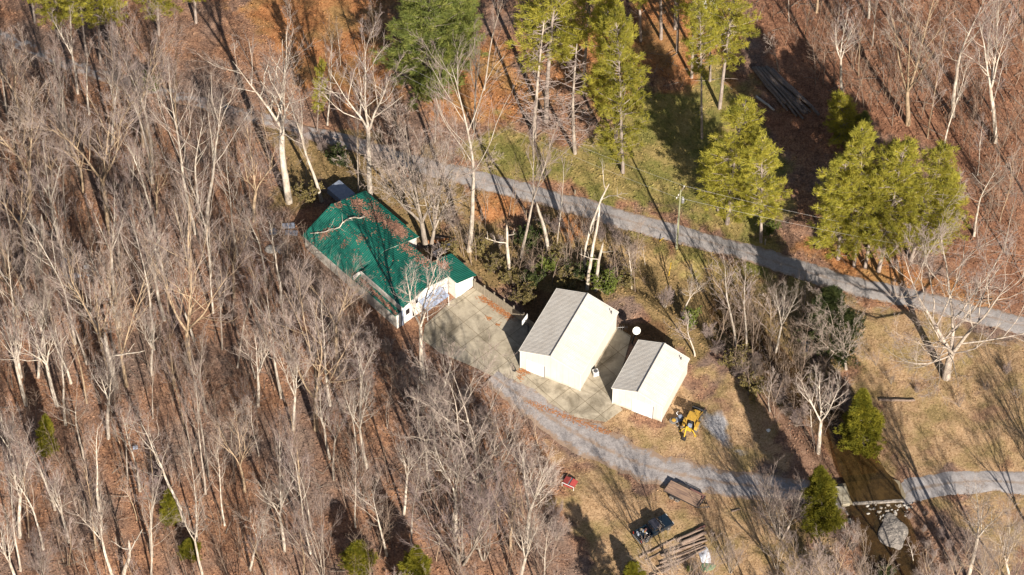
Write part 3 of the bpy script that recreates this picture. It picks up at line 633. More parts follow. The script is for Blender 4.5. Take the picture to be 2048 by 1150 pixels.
# ------------------------------------------------------------------ trees that can be told apart (base pixel, tip pixel)
HERO = [
 # left woods, top
 ('W', 305, 290, 215, 8, 1.1, 'big forked bare tree with crooked grey limbs reaching across the upper road bend', 1),
 ('W', 287, 292, 262, 60, .8, 'bare tree with thick shaded trunk beside the big forked tree near the upper road', 3),
 ('S', 392, 466, 332, 140, .9, 'tall white-barked tree, left one of three pale trunks rising close together in the woods', 0),
 ('S', 402, 440, 372, 170, .8, 'slim white-barked tree, middle one of three pale trunks close together in the woods', 2),
 ('S', 413, 474, 398, 120, .9, 'tall white-barked tree, right one of three pale trunks close together in the woods', 0),
 ('W', 222, 470, 182, 165, 1., 'wide bare tree with long level limbs in the woods below the left road', 3),
 ('W', 60, 420, 28, 110, 1.1, 'broad pale tree with fanning branches at the left edge below the road', 1),
 ('W', 105, 375, 100, 235, 1., 'short fan-shaped bare tree in the woods near the left edge', 1),
 ('F', 92, 440, 88, 260, .9, 'bare tree with curved bare trunk standing in the dark leafy gap at left', 3),
 ('F', 132, 440, 100, 290, .7, 'straight slender tree leaning over the fallen log in the left woods', 1),
 ('N', 76, 548, 72, 432, 1.2, 'broken bare tree with two short crooked arms by the fallen log', 2),
 # behind the house
 ('W', 578, 404, 520, 48, 1.15, 'tall white tree with wide fan crown standing left of the green roof', 2),
 ('S', 643, 402, 600, 128, 1., 'tall white tree behind the back corner of the green roof', 0),
 ('W', 741, 404, 742, 78, .95, 'tall pinkish tree with rounded twiggy crown behind the green roof', 2),
 ('F', 717, 386, 716, 200, .6, 'thin dark trunk just left of the pinkish round-crowned tree behind the green roof', 1),
 ('W', 508, 440, 505, 262, 1.05, 'low spreading pinkish bare tree between the woods and the tall white tree', 3),
 ('B', 852, 492, 800, 238, .8, 'massive dead-looking tree with twisted pale limbs over the right side of the green roof', 0),
 ('B', 862, 492, 912, 225, .6, 'leaning pale trunk splitting from the massive tree beside the green roof', 1),
 ('S', 938, 500, 955, 118, .95, 'tall pale tree standing beside the road end of the creek thicket', 2),
 ('F', 1042, 516, 1092, 205, .6, 'tall bare trunk leaning right across the gravel road', 4),
 ('N', 1021, 548, 1014, 452, 1.1, 'small dead white tree with crooked arms in the creek thicket', 2),
 ('N', 1097, 505, 1094, 368, .9, 'branchless broken trunk standing upright below the gravel road', 0),
 ('T', 1113, 505, 1116, 285, .5, 'thin pale tree beside the branchless trunk below the gravel road', 1),
 ('N', 1169, 552, 1166, 368, .8, 'left of twin thin dead trunks standing behind the big shed', 1),
 ('N', 1174, 580, 1184, 436, .8, 'right of twin thin dead trunks standing behind the big shed', 0),
 ('N', 1192, 582, 1208, 494, 1.2, 'short leaning dead trunk with one long side limb behind the big shed', 2),
 ('T', 1263, 578, 1270, 486, 1.5, 'small bare tree with neat fan crown between big shed and utility pole', 1),
 # dead pines on the needle-covered slope
 ('D', 1069, 274, 1065, 42, 1., 'dead pine with level bare whorls, left one of two on the rusty slope', 0),
 ('D', 1150, 308, 1151, 98, 1.1, 'dead pine with level bare whorls, right one of two nearest the yellow-green pine', 1),
 ('F', 968, 180, 985, -60, .6, 'thin leaning bare tree between the dark pine and the dead pines', 1),
 ('F', 948, 258, 950, 40, .7, 'leafless tree growing on the orange slope above the road', 4),
 ('S', 655, 250, 655, 60, .7, 'thin bare tree on the orange slope behind the white fan-crowned tree', 2),
 ('F', 745, 180, 738, -20, .7, 'small bare tree in the orange clearing at the top of the photo', 0),
 # middle of left woods
 ('S', 150, 688, 110, 452, .9, 'straight tan trunk with fine crown, near two white sheets in the woods', 2),
 ('S', 42, 754, 22, 505, 1., 'pale tree with short stub branches at the left edge, mid height', 0),
 ('W', 76, 754, 72, 545, .7, 'forked pale tree with dense upright branches near the left edge', 0),
 ('T', 98, 771, 78, 660, 1.2, 'small slender tree right of the forked pale tree near the left edge', 0),
 ('W', 222, 775, 182, 500, .95, 'pale wide-crowned tree in the left woods, below the white sheets', 3),
 ('W', 253, 775, 228, 480, .8, 'pale tree with dense hazy top in the middle of the left woods', 1),
 ('N', 230, 780, 215, 655, 1.4, 'crooked pale snag with wavy trunk in the left woods', 2),
 ('S', 308, 698, 262, 425, .85, 'tall clean-trunked tree leaning left, centre of the left woods', 2),
 ('W', 378, 730, 368, 425, 1.15, 'large pinkish spreading tree rising above the rest of the left woods', 1),
 ('F', 347, 780, 325, 550, .7, 'yellowish straight trunk beside a bright leafy clearing', 0),
 ('F', 306, 838, 285, 690, .6, 'thin dark-shadowed trunk on the bright leafy clearing', 1),
 ('F', 475, 735, 478, 520, .7, 'thick pale yellow trunk standing upright in the woods left of the house', 1),
 ('F', 444, 698, 440, 505, .6, 'double slim trunks left of the thick yellow trunk', 4),
 ('W', 516, 812, 548, 640, 1., 'bent tree whose trunk splits into an arch in the middle woods', 0),
 ('W', 468, 595, 470, 420, .8, 'bare tree close behind the junk pile left of the house', 3),
 ('W', 632, 858, 622, 560, 1., 'tall dense-crowned pale tree midway between the house and the bottom edge', 1),
 ('W', 674, 720, 668, 540, 1., 'bushy-topped pale tree just below the white side wall of the house', 3),
 ('W', 586, 858, 580, 640, .8, 'tree with long low limbs in the woods below the junk pile', 0),
 # bottom left
 ('S', 370, 1052, 312, 790, 1., 'tall white tree leaning left above a dark green bush near the bottom', 0),
 ('S', 394, 1082, 372, 890, .7, 'slim white tree right of the tall white tree near the bottom', 2),
 ('S', 280, 982, 232, 765, .9, 'tan tree with light top above the bright leafy slope at bottom left', 0),
 ('F', 256, 960, 222, 790, .7, 'strongly leaning thin trunk with forked base at bottom left', 1),
 ('F', 307, 978, 288, 845, .7, 'thin upright tree between the tan tree and the tall white tree at bottom left', 3),
 ('W', 225, 1152, 170, 985, .9, 'white tree with thick trunk and low twisted crown on the bottom edge', 2),
 ('N', 246, 1152, 248, 1070, 1.3, 'white pollard stump with one curling limb on the bottom edge', 2),
 ('S', 303, 1152, 285, 1000, .9, 'white tree with drooping right branch on the bottom edge', 2),
 ('W', 137, 1085, 105, 915, .9, 'pale tree with one long left limb near the bottom left corner', 0),
 ('W', 40, 1075, 14, 880, 1., 'pale open tree at the left edge near the bottom corner', 0),
 ('F', 58, 1075, 35, 900, .7, 'slim tree crossing the pale open tree near the bottom left corner', 3),
 ('S', 450, 1052, 424, 870, .7, 'slender white tree with few branches, lower middle of the left woods', 0),
 ('W', 490, 985, 470, 820, .8, 'crooked tree with swollen knee in its trunk, lower left woods', 3),
 ('S', 563, 1027, 540, 850, .6, 'straight pale pole-like tree left of an arched trunk, bottom woods', 2),
 ('F', 598, 993, 588, 770, .7, 'tall grey-tan trunk with dark shadow beside it, bottom woods', 3),
 ('W', 500, 1140, 525, 1010, 1., 'forked tree with spreading pale limbs on the bottom edge of the woods', 2),
 ('M', 645, 1152, 622, 960, .6, 'clump of white stems growing from one foot on the bottom edge', 0),
 ('S', 711, 1056, 692, 870, .6, 'thin white trunk with cut base standing over the reddish leafy slope', 0),
 ('W', 808, 1030, 815, 862, .8, 'pale tree with twisted double trunk left of the deep shade', 2),
 ('S', 773, 1112, 755, 930, .9, 'clump-topped pale tree beside the deep shadow near two green bushes', 2),
 ('B', 955, 1005, 952, 715, .85, 'largest spreading crown in the woods, just below the concrete yard', 1),
 ('M', 924, 1124, 925, 930, 1.1, 'dense vase-shaped many-stemmed tree near the bottom centre', 1),
 ('S', 1052, 1106, 1092, 892, 1.2, 'white trunk leaning right at the edge of the woods by the red implement', 1),
 ('W', 1022, 1100, 1012, 930, .9, 'bushy tree left of the leaning white trunk at the wood edge', 3),
 ('F', 995, 1066, 992, 900, .7, 'plain grey trunk below the largest spreading crown', 3),
 ('S', 847, 764, 852, 505, 1.05, 'white-limbed tree standing directly in front of the house front wall', 1),
 # right of sheds
 ('T', 1390, 712, 1396, 612, 1.6, 'small white tree close to the right side of the small shed', 1),
 ('W', 1363, 630, 1402, 540, 1., 'low curved white tree right of the satellite dish', 2),
 ('T', 1473, 684, 1482, 488, 1.2, 'slim white tree, left one of a pair in the brush below the road', 1),
 ('T', 1493, 692, 1522, 520, 1.2, 'slim white tree, right one of a pair in the brush below the road', 1),
 ('T', 1541, 710, 1549, 570, 1.3, 'slim pale tree left of a fuller pale tree in the brush below the road', 0),
 ('S', 1552, 698, 1584, 545, .9, 'full twiggy pale tree in the brush beside the dark evergreen', 1),
 ('B', 1692, 740, 1668, 585, .8, 'grey low tree sprawling left in front of the dark evergreen', 1),
 ('B', 1892, 756, 1925, 470, 1.0, 'huge white open-grown tree with thick spreading limbs in the right field', 0),
 ('S', 1638, 896, 1652, 718, 1.3, 'white bare tree with fan of branches on the creek bank left of the cedar', 1),
 ('T', 1630, 875, 1626, 745, 1., 'thin straight stem just behind the white fan tree on the creek bank', 1),
 ('T', 1540, 823, 1536, 745, 2., 'small bare tree at the head of the large shadow near the backhoe', 2),
 ('M', 1562, 1075, 1562, 952, 1.15, 'round grey leafless bush-like tree beside the lower cedar', 2),
 # right woods
 ('S', 1685, 196, 1692, 20, 1.1, 'brilliant white tree rising behind the small pine in the right woods', 1),
 ('W', 1816, 248, 1832, -60, 1.1, 'tall tree with twisted white limbs at the top of the right woods', 1),
 ('S', 1906, 232, 1930, -110, .9, 'tall straight thick pale trunk in the right woods', 2),
 ('S', 1888, 292, 1928, 95, .7, 'slim white tree rising behind the right pine group', 0),
 ('W', 1992, 282, 2010, -20, .9, 'pale tree with long side limbs near the top right corner', 0),
 ('T', 1855, 275, 1882, 80, .8, 'thin leaning tree between two pale trunks in the right woods', 0),
 ('S', 1948, 474, 1980, 270, .9, 'thin pale tree leaning right beside the right pine group', 2),
 ('F', 2008, 505, 2022, 330, .7, 'bare tree at the right edge above the huge white tree', 1),
 ('F', 1745, 92, 1757, -60, .7, 'tan trunk left of the twisted white limbs at the top of the right woods', 4),
 ('F', 1717, 152, 1732, -30, .7, 'tall thin trunk just right of the brilliant white tree', 0),
 ('F', 1976, 126, 1982, -40, .7, 'bare tree at the top right between two thick pale trunks', 3),
 ('F', 1578, 46, 1572, -90, .7, 'tan trunk near the top of the photo above the dark log stack', 1),
 ('T', 1557, 145, 1540, 60, 1.3, 'small crooked tree at the upper end of the dark log stack', 2),
 # bottom right
 ('S', 1935, 1158, 1970, 968, 1.2, 'white tree leaning right on the bottom right field edge', 1),
 ('M', 1972, 1165, 1975, 1070, .9, 'pale bushy tree between two white trees on the bottom right edge', 1),
 ('W', 2020, 1170, 2030, 1045, 1.1, 'wide white tree in the bottom right corner', 0),
 ('M', 1640, 1195, 1642, 1085, 1.1, 'grey twiggy thicket tree below the lower cedar at the bottom edge', 0),
 ('T', 1830, 1115, 1818, 1070, 1.6, 'small pale sapling beside the big boulder in the creek', 1),
]
for k, bx, by, tx, ty, w, lab, v in HERO:
    hero(k, bx, by, tx, ty, w, lab, v, 'single bare trees' if k != 'D' else 'dead pines')
PINES = [
 ('Y', 862, 180, 857, -50, 1.35, 'broad dark green pine at the top, left of the dead pines', 1),
 ('Y', 905, 150, 930, -40, .9, 'dull green pine half hidden behind the broad dark pine', 1),
 ('H', 1092, 244, 1085, -70, 1.25, 'tall pine with high bushy crown behind the left dead pine', 0),
 ('H', 1168, 176, 1166, -90, 1.1, 'pine with dark bare trunk between the two dead pines', 0),
 ('P', 1246, 345, 1240, 30, .72, 'yellow-green pine standing nearest the road above the lawn', 2),
 ('P', 1232, 282, 1228, -30, .85, 'tall yellow-green pine just behind the nearest roadside pine', 1),
 ('H', 1281, 84, 1280, -150, 1., 'pine trunk at the top edge left of the rusty needle floor', 0),
 ('H', 1322, 81, 1324, -170, 1., 'pine trunk left of three standing on the rusty needle floor', 1),
 ('H', 1350, 61, 1354, -180, 1., 'farthest pine trunk standing on the rusty needle floor', 1),
 ('H', 1354, 106, 1362, -140, .9, 'leaning pine trunk in front of the farthest one on the needle floor', 1),
 ('H', 1383, 158, 1386, -100, .9, 'pine with dead side twigs at the lower edge of the needle floor', 1),
 ('H', 1404, 277, 1406, 15, .75, 'pine with dark bare lower trunk in the middle of the lawn', 1),
 ('H', 1439, 217, 1462, -40, 1.1, 'tall pine leaning right with reddish flared foot on the lawn', 0),
 ('H', 1420, 163, 1428, -60, .9, 'pine trunk partly hidden behind the tall leaning pine', 0),
 ('P', 1454, 448, 1478, 208, 1.15, 'bushy yellow-green pine beside the utility pole, tallest of its trio', 2),
 ('P', 1522, 484, 1526, 275, 1., 'pine with clean grey trunk right of the bushy pine by the utility pole', 0),
 ('P', 1436, 425, 1430, 300, 1.3, 'short wide pine tucked left of the bushy pine by the utility pole', 2),
 ('P', 1676, 518, 1688, 315, 1.25, 'leftmost pine of the dense group above the road at right', 2),
 ('P', 1708, 533, 1738, 262, .9, 'pine with tallest knobbly top in the dense right group', 1),
 ('P', 1730, 536, 1770, 305, 1., 'pine in the middle of the dense right group, slim foot at the road', 0),
 ('P', 1757, 543, 1806, 280, 1.05, 'pine with longest pale trunk in the dense right group', 1),
 ('P', 1822, 520, 1872, 280, 1.1, 'rightmost tall pine of the dense group above the road', 1),
 ('P', 1868, 500, 1905, 340, 1.35, 'dull olive pine filling the right end of the dense group', 2),
 ('P', 1776, 450, 1800, 290, 1.2, 'pine hidden at the back of the dense right group', 2),
 ('Y', 1690, 282, 1682, 186, 1.05, 'small bright pine in front of the brilliant white tree', 0),
 ('Y', 1728, 292, 1730, 228, 1., 'small dark pine behind the dense right group', 1),
 ('H', 174, 114, 140, -80, 1., 'tan pine trunk leaning left above the road at top left', 0),
 ('H', 201, 125, 178, -90, 1., 'pale pine trunk right of the tan one at top left', 0),
 ('H', 228, 125, 212, -90, 1., 'half hidden pine trunk third from the left at top left', 0),
 ('P', 118, 78, 96, -120, 1., 'pine with low green crown at the top left corner', 1),
 ('P', 70, 45, 48, -140, 1., 'olive pine at the left end of the top edge', 0),
 ('P', 318, 70, 300, -140, 1., 'yellow-green pine behind the big forked tree at the top', 1),
 ('P', 392, 45, 380, -150, 1.1, 'yellowest pine on the top edge above the left woods', 0),
 ('P', 634, 262, 642, 118, .5, 'thin wispy pine behind the tall white trees at the green roof', 0),
]
for k, bx, by, tx, ty, w, lab, v in PINES: hero(k, bx, by, tx, ty, w, lab, v, 'pines', 'pine tree')
CED = [
 ('C', 1728, 888, 1728, 772, .95, 'cone-shaped cedar overhanging the brown creek pool', 0),
 ('C', 1645, 1062, 1640, 934, .8, 'upright cedar at the left end of the creek ford', 1),
 ('C', 1668, 706, 1660, 580, .85, 'big dark evergreen in the brush below the road', 2),
 ('C', 830, 1185, 832, 1096, 1., 'bright green cedar on the bottom edge left of centre', 0),
 ('C', 718, 1140, 715, 1086, 1.5, 'low green cedar next to the pale cut stem at the bottom', 1),
 ('C', 344, 1046, 336, 980, .8, 'dark green bush at the foot of the tall white leaning tree', 1),
 ('C', 94, 910, 90, 832, .7, 'muddy green cedar in the woods near the left edge', 1),
 ('C', 382, 1112, 378, 1082, 1.8, 'low green bush just below the slim white tree near the bottom', 1),
 ('C', 1270, 1160, 1262, 1128, 1.6, 'small green cedar below the log pile on the bottom edge', 0),
]
for k, bx, by, tx, ty, w, lab, v in CED: hero(k, bx, by, tx, ty, w, lab, v, 'cedars', 'cedar tree')
SHR = [
 (1090, 545, 1.25, 1, 'bright green leafy shrub behind the fence between house and big shed'), (1216, 588, 1.7, 1, 'bright green leafy shrub at the back right corner of the big shed'),
 (1187, 552, 1.1, 1, 'small bright green shrub between the twin dead trunks'), (1050, 600, 1.2, 0, 'olive shrub overhanging the wooden fence'),
 (1022, 568, 1.2, 0, 'tan leafy shrub behind the middle of the fence'), (990, 540, 1.2, 0, 'olive shrub behind the garage end of the fence'),
 (1070, 570, 1.2, 2, 'dark leafy shrub in the shade behind the big shed'), (1130, 575, 1.3, 0, 'olive brown shrub touching the back wall of the big shed'),
 (1065, 480, 1.5, 2, 'dark green shrub in the creek thicket under the leaning trunk'), (1150, 560, 1.2, 2, 'dark shrub at the back gable of the big shed'),
 (960, 505, 1.1, 0, 'olive shrub at the foot of the tall pale tree'), (1250, 570, 1.3, 0, 'brownish shrub under the small fan-crowned tree'),
 (1380, 650, 1.1, 1, 'green shrub behind the small white tree by the small shed'), 
 (1475, 730, 1.4, 0, 'olive shrub on the leafy bank below the pair of slim white trees'), (1378, 1142, .4, 1, 'green patch of leaves beside the pale tarp at the bottom'), (1540, 470, 1., 1, 'low bright green bough beside the clean grey pine trunk'),
 (1500, 790, 1.3, 0, 'straw coloured shrub above the large shadow'), (620, 400, 1.4, 0, 'olive shrub in the shade at the back corner of the house'),
 (1640, 760, 1.3, 0, 'brown shrub above the white fan tree by the creek'), (900, 520, 1.2, 0, 'olive shrub behind the green garage roof'),
 (1770, 1142, .8, 2, 'dark shrub below the boulder in the creek bed'), (1110, 520, 1.2, 0, 'olive shrub around the feet of the broken trunks'),
 (300, 185, 1.5, 1, 'green undergrowth shrub beside the upper left road'), (680, 330, 1.3, 2, 'dark shrub beside the road behind the house'),
]
for px, py, s, v, lab in SHR:
    plant('L', P(px, py), 2.5*s, 0, .95, lab, 'shrub', 'leafy shrubs', v, random.Random(int(px)))

# ------------------------------------------------------------------ trees nothing tells apart: scattered by region
RR = random.Random(11)
KEEP = [[(606, 480), (640, 395), (760, 380), (835, 470), (955, 550), (905, 600), (800, 665), (700, 590)], [(905, 595), (1040, 640), (1240, 640), (1250, 830), (1210, 850), (1050, 790), (960, 735)]]
def scatter(poly, n, mind, kinds, hts, label, group, cat='tree', avoid=None):
    xs = [p[0] for p in poly]; ys = [p[1] for p in poly]; pl = [(float(a), float(b)) for a, b in poly]; k = 0; tries = 0
    while k < n and tries < n*60:
        tries += 1; px = RR.uniform(min(xs), max(xs)); py = RR.uniform(min(ys), max(ys))
        if not inside(np.array([px]), np.array([py]), pl)[0]: continue
        B = P(px, py); md = mind
        if any((B[0]-a)**2+(B[1]-b)**2 < md*md for a, b, kk, _ in PLACED): continue
        if dseg(B[:1], B[1:2], ROAD)[0] < 3 or dseg(B[:1], B[1:2], DRIVE)[0] < 4 or dseg(B[:1], B[1:2], LANE)[0] < 3.2: continue
        if dseg(B[:1], B[1:2], CREEK)[0] < 2.2: continue
        kd = RR.choice(kinds); h = RR.uniform(*hts[kd]); tx, ty = proj(B+[0, 0, h*.93]); hw = h*(.14 if kd in 'FTS' else .22)*13
        ys_ = np.linspace(py, ty, 14); xs_ = np.linspace(px, tx, 14)
        if any(inside(xs_+o_*np.linspace(.2, 1, 14), ys_, q_).any() for q_ in KEEP for o_ in (-hw, 0, hw)): continue
        plant(kd, B, h, RR.gauss(0, .03)*h, RR.uniform(.75, 1.05), label, cat, group, rng=RR); k += 1
HT = {'F': (16, 26), 'S': (17, 25), 'W': (15, 23), 'T': (8, 15), 'M': (9, 13), 'G': (3.2, 6)}
LT = [(-80, 240), (140, 160), (300, 225), (450, 262), (560, 330), (560, 400), (480, 480), (300, 500), (-80, 520)]
LM = [(-80, 520), (300, 500), (480, 480), (530, 520), (600, 560), (700, 640), (770, 690), (760, 800), (-80, 800)]
LB = [(-80, 800), (700, 800), (830, 720), (900, 760), (1000, 790), (1070, 850), (1090, 960), (1110, 1100), (1110, 1200), (-80, 1200)]
LU = [(-80, 1200), (1150, 1200), (1180, 1330), (-80, 1330)]
scatter(LT, 38, 3., 'FFWTT', HT, 'bare tree crowded among others in the upper left woods below the road', 'upper left woods')
scatter(LM, 50, 3.0, 'FFSWTTS', HT, 'bare tree crowded among others in the middle of the left woods', 'middle left woods')
scatter(LB, 70, 2.8, 'FFWTTTSSM', HT, 'bare tree crowded among others in the lower left woods', 'lower left woods')
scatter(LU, 26, 4.5, 'FWSW', {k: (11, 17) for k in 'FWS'}, 'bare tree along the bottom edge of the left woods showing only its crown', 'bottom edge woods')
scatter([(-80, -120), (840, -120), (820, 60), (700, 90), (560, 40), (440, 100), (300, 100), (60, 40)], 8, 5, 'FT', HT, 'bare tree among the pines along the top left edge', 'top left edge trees')
scatter([(600, 130), (840, 120), (900, 280), (860, 310), (760, 280), (640, 230)], 8, 3.5, 'TTF', {'T': (7, 11), 'F': (11, 15)}, 'thin bare tree on the orange slope above the road', 'orange slope trees')
scatter([(1500, -130), (2130, -130), (2130, 560), (1960, 540), (1950, 330), (1760, 200), (1600, 90), (1510, 60)], 34, 4., 'FTTS', HT, 'bare tree among others on the reddish leaf floor of the right woods', 'right woods')
scatter([(1300, 560), (1500, 600), (1620, 650), (1640, 740), (1560, 800), (1440, 720), (1330, 640)], 10, 2.6, 'TG', {'T': (5, 9), 'G': (3, 5)}, 'pale sapling in the brushy ground between the small shed and the road', 'brush saplings', 'sapling')
scatter([(1450, 1110), (1700, 1130), (1880, 1120), (2060, 1130), (2060, 1260), (1200, 1260), (1280, 1180)], 14, 3.2, 'MGT', {'M': (7, 9), 'G': (4, 6), 'T': (7, 10)}, 'leafless bushy tree on the bottom edge below the creek ford', 'bottom right brush')
THK = [(880, 430), (960, 410), (1100, 455), (1300, 500), (1290, 590), (1160, 570), (1040, 590), (960, 545), (890, 500)]
scatter(THK, 26, 2.1, 'GGT', {'G': (2.5, 4.5), 'T': (5, 8)}, 'leafless shrub in the creek thicket between the gravel road and the sheds', 'creek thicket', 'shrub')
scatter([(1420, 700), (1560, 720), (1700, 800), (1690, 900), (1600, 850), (1500, 800)], 16, 2.2, 'G', {'G': (2.5, 4.5)}, 'leafless shrub on the creek bank left of the overhanging cedar', 'creek bank shrubs', 'shrub')
scatter([(1680, 1050), (1712, 1045), (1760, 1170), (1690, 1170)], 7, 1.8, 'G', {'G': (1.6, 3)}, 'low leafless brush on the left bank below the creek ford', 'lower creek left bank', 'shrub')
scatter([(1815, 1010), (1850, 1010), (1920, 1130), (1900, 1170), (1840, 1150)], 10, 1.8, 'G', {'G': (1.4, 2.6)}, 'low leafless brush on the right bank below the creek ford', 'lower creek right bank', 'shrub')
scatter([(1740, 720), (1880, 765), (2060, 740), (2060, 800), (1900, 815), (1780, 790)], 7, 3.5, 'GM', {'G': (1.2, 2.6), 'M': (2, 4)}, 'leafless shrub around the foot of the huge white tree', 'field shrubs', 'shrub')
scatter([(560, 500), (700, 640), (800, 730), (1000, 850), (1100, 940), (1130, 1080), (980, 1100), (880, 930), (700, 800), (540, 640)], 30, 2.8, 'GGM', {'G': (3, 5.5), 'M': (7, 10)}, 'dense leafless bush along the wood edge facing the house and concrete yard', 'wood edge bushes', 'bush')

scatter([(430, 225), (700, 290), (860, 345), (850, 400), (700, 375), (560, 340), (430, 290)], 26, 1.9, 'TTGM', {'T': (7, 12), 'G': (3, 5), 'M': (6, 9)}, 'bushy bare tree in the brush between the upper road and the green roof', 'brush behind the house')
scatter([(420, 180), (680, 250), (860, 315), (860, 335), (680, 290), (420, 222)], 12, 2.2, 'TTF', {'T': (8, 12), 'F': (11, 15)}, 'bare tree on the far side of the upper road above the green roof', 'far side road trees')
scatter([(-40, 60), (120, 115), (300, 170), (500, 225), (680, 275), (700, 310), (500, 262), (300, 212), (100, 150), (-40, 100)], 22, 2.4, 'FTTT', {'F': (12, 18), 'T': (7, 12)}, 'thin bare tree standing close along the upper left road', 'upper road trees')
for kd, bx, by, tx, ty, w in (('W', 1345, 1222, 1332, 1062, .8), ('W', 1392, 1245, 1404, 1088, .8), ('F', 1300, 1215, 1292, 1128, .7), ('W', 1665, 1235, 1660, 1078, .9), ('W', 1600, 1240, 1588, 1090, .9), ('W', 1728, 1262, 1738, 1096, .9),
                              ('F', 1520, 1250, 1514, 1128, .8), ('F', 1545, 1290, 1550, 1140, .8), ('W', 1880, 1272, 1892, 1064, .8), ('W', 1992, 1275, 2004, 1034, .9), ('S', 1810, 1285, 1818, 1130, .8)):
    hero(kd, bx, by, tx, ty, w, 'bare tree rooted below the bottom edge at lower right, only its top in view', None, 'tree tops along the lower right edge')
for bx, by, h_, kd in ((2110, 1150, 18, 'W'), (2135, 1060, 18, 'W'), (2105, 975, 18, 'W')):
    plant(kd, P(bx, by), h_, 0, 1., 'bare tree just beyond the right edge, throwing long shadows over the field', 'tree', 'trees beyond the right edge', None, RR)
plant('Y', P(1262, 1290), 12.5, 0, 1.1, 'dark pine below the bottom edge, throwing the broad shadow left of the pickup', 'pine tree', None, 1, RR)
# ------------------------------------------------------------------ undergrowth nobody could count
def whip(rng, h):
    t = Tubes(); a, r = grow(rng, np.zeros(3)-[0, 0, .1], unit(np.array([rng.normal()*.12, rng.normal()*.12, 1])), h, .016+.0055*h, .01, 6, .06, .02); t.add(a, r, 3)
    for k in range(int(3+h*2.2)):
        p, d = along(a, rng.uniform(.25, .98)); b, q = grow(rng, p, side_dir(rng, d, .7), h*rng.uniform(.12, .3), .014, .008, 3, .1, .05); t.add(b, q, 3)
        if h > 2: p, d = along(b, .6); b2, q2 = grow(rng, p, side_dir(rng, d, .7), h*.1, .01, .007, 2, .1, .05); t.add(b2, q2, 3)
    return t.arrays()
WP = [whip(np.random.RandomState(40+i), h) for i, h in enumerate((1.4, 2.2, 3, 3.6, 4.5, 2.6, 7, 8.5, 10, 12, 1.8))]
def litter(name, polys, n, protos, mat, label, cat, smin=.7, smax=1.2, gap=2.2):
    rng = np.random.RandomState(77); VV, FF, o = [], [], 0
    for poly, m in zip(polys, n):
        p = np.array(poly, float); k = 0
        while k < m:
            px = rng.uniform(p[:, 0].min(), p[:, 0].max(), 400); py = rng.uniform(p[:, 1].min(), p[:, 1].max(), 400)
            ok = inside(px, py, [tuple(q) for q in poly])
            B = np.array([P(a, b) for a, b in zip(px[ok], py[ok])])[:m-k]
            ok = (dseg(B[:, 0], B[:, 1], ROAD) > gap) & (dseg(B[:, 0], B[:, 1], DRIVE) > 3) & (dseg(B[:, 0], B[:, 1], LANE) > gap)
            ok &= vnoise(B[:, 0], B[:, 1], 5, 8) > rng.rand(len(B))*.75
            B = B[ok]; zz = height(B[:, 0], B[:, 1])
            for (bx, by, _), z in zip(B, zz):
                V, Fa = protos[rng.randint(len(protos))]; a = rng.uniform(0, 6.28); s = rng.uniform(smin, smax); ca, sa_ = math.cos(a)*s, math.sin(a)*s
                VV.append(np.stack([V[:, 0]*ca-V[:, 1]*sa_+bx, V[:, 0]*sa_+V[:, 1]*ca+by, V[:, 2]*s+z], -1)); FF.append(Fa+o); o += len(V); k += 1
    return tag(obj(name, mesh_np(name, np.concatenate(VV), np.concatenate(FF)), mat), label, cat, None, 'stuff')
litter('undergrowth', [LT, LM, LB, THK, [(1400, 600), (1620, 640), (1680, 800), (1640, 930), (1560, 880), (1440, 720)], [(1500, 0), (2048, 0), (2048, 600), (1950, 560), (1940, 330), (1640, 190)], [(560, 470), (640, 540), (790, 690), (700, 690), (560, 570)]],
       [270, 300, 420, 120, 170, 300, 60], WP, M['whip'], 'thin leafless brush and saplings covering the woodland floor', 'undergrowth')
def stick(rng):
    t = Tubes(); l = rng.uniform(.5, 3.5); a, r = grow(rng, np.array([-l/2, 0, .05]), unit(np.array([1, rng.normal()*.2, .02])), l, .03+.008*l, .015, 4, .1, 0); t.add(a, r, 4)
    for k in range(2):
        p, d = along(a, rng.uniform(.4, .9)); b, q = grow(rng, p, side_dir(rng, d, .6), l*.3, .02, .01, 3, .1, 0); b[:, 2] = np.abs(b[:, 2]); t.add(b, q, 3)
    return t.arrays()
litter('fallen_sticks', [LT, LM, LB, [(1500, 0), (2048, 0), (2048, 640), (1950, 600), (1940, 330), (1640, 190)], [(1090, 60), (1440, 0), (1440, 160), (1320, 190), (1150, 300), (960, 200)]],
       [160, 160, 260, 240, 80], [stick(np.random.RandomState(i)) for i in range(8)], M['bark_grey'], 'dead sticks lying on the leaf litter', 'sticks')

# ------------------------------------------------------------------ buildings
def corr(mb, a, b, c, d, sp=.3, h=.04, th=.06):
    """ribbed metal sheet: a-b eave edge, d-c top edge, ribs running from eave to top"""
    a, b, c, d = (Vector(p) for p in (a, b, c, d)); n = (b-a).cross(d-a).normalized()
    if n.z < 0: n = -n
    L = (b-a).length; k = max(1, round(L/sp)); lo, hi = [], []
    for i in range(k):
        for o, z in ((0, 0), (.68, 0), (.78, h), (.9, h)): t = (i+o)/k; lo.append(a.lerp(b, t)+n*z); hi.append(d.lerp(c, t)+n*z)
    lo.append(b); hi.append(c); m = len(lo)
    vs = lo+hi+[a-n*th, b-n*th, c-n*th, d-n*th]; fs = [(i, i+1, m+i+1, m+i) for i in range(m-1)]
    fs += [(2*m, 2*m+3, 2*m+2, 2*m+1), (0, m, 2*m+3, 2*m), (m-1, 2*m+1, 2*m+2, 2*m-1)]
    fs += [tuple([2*m]+[2*m+1]+list(range(m-1, -1, -1))), tuple([2*m+3]+list(range(m, 2*m))+[2*m+2])]
    return mb.add(vs, fs)
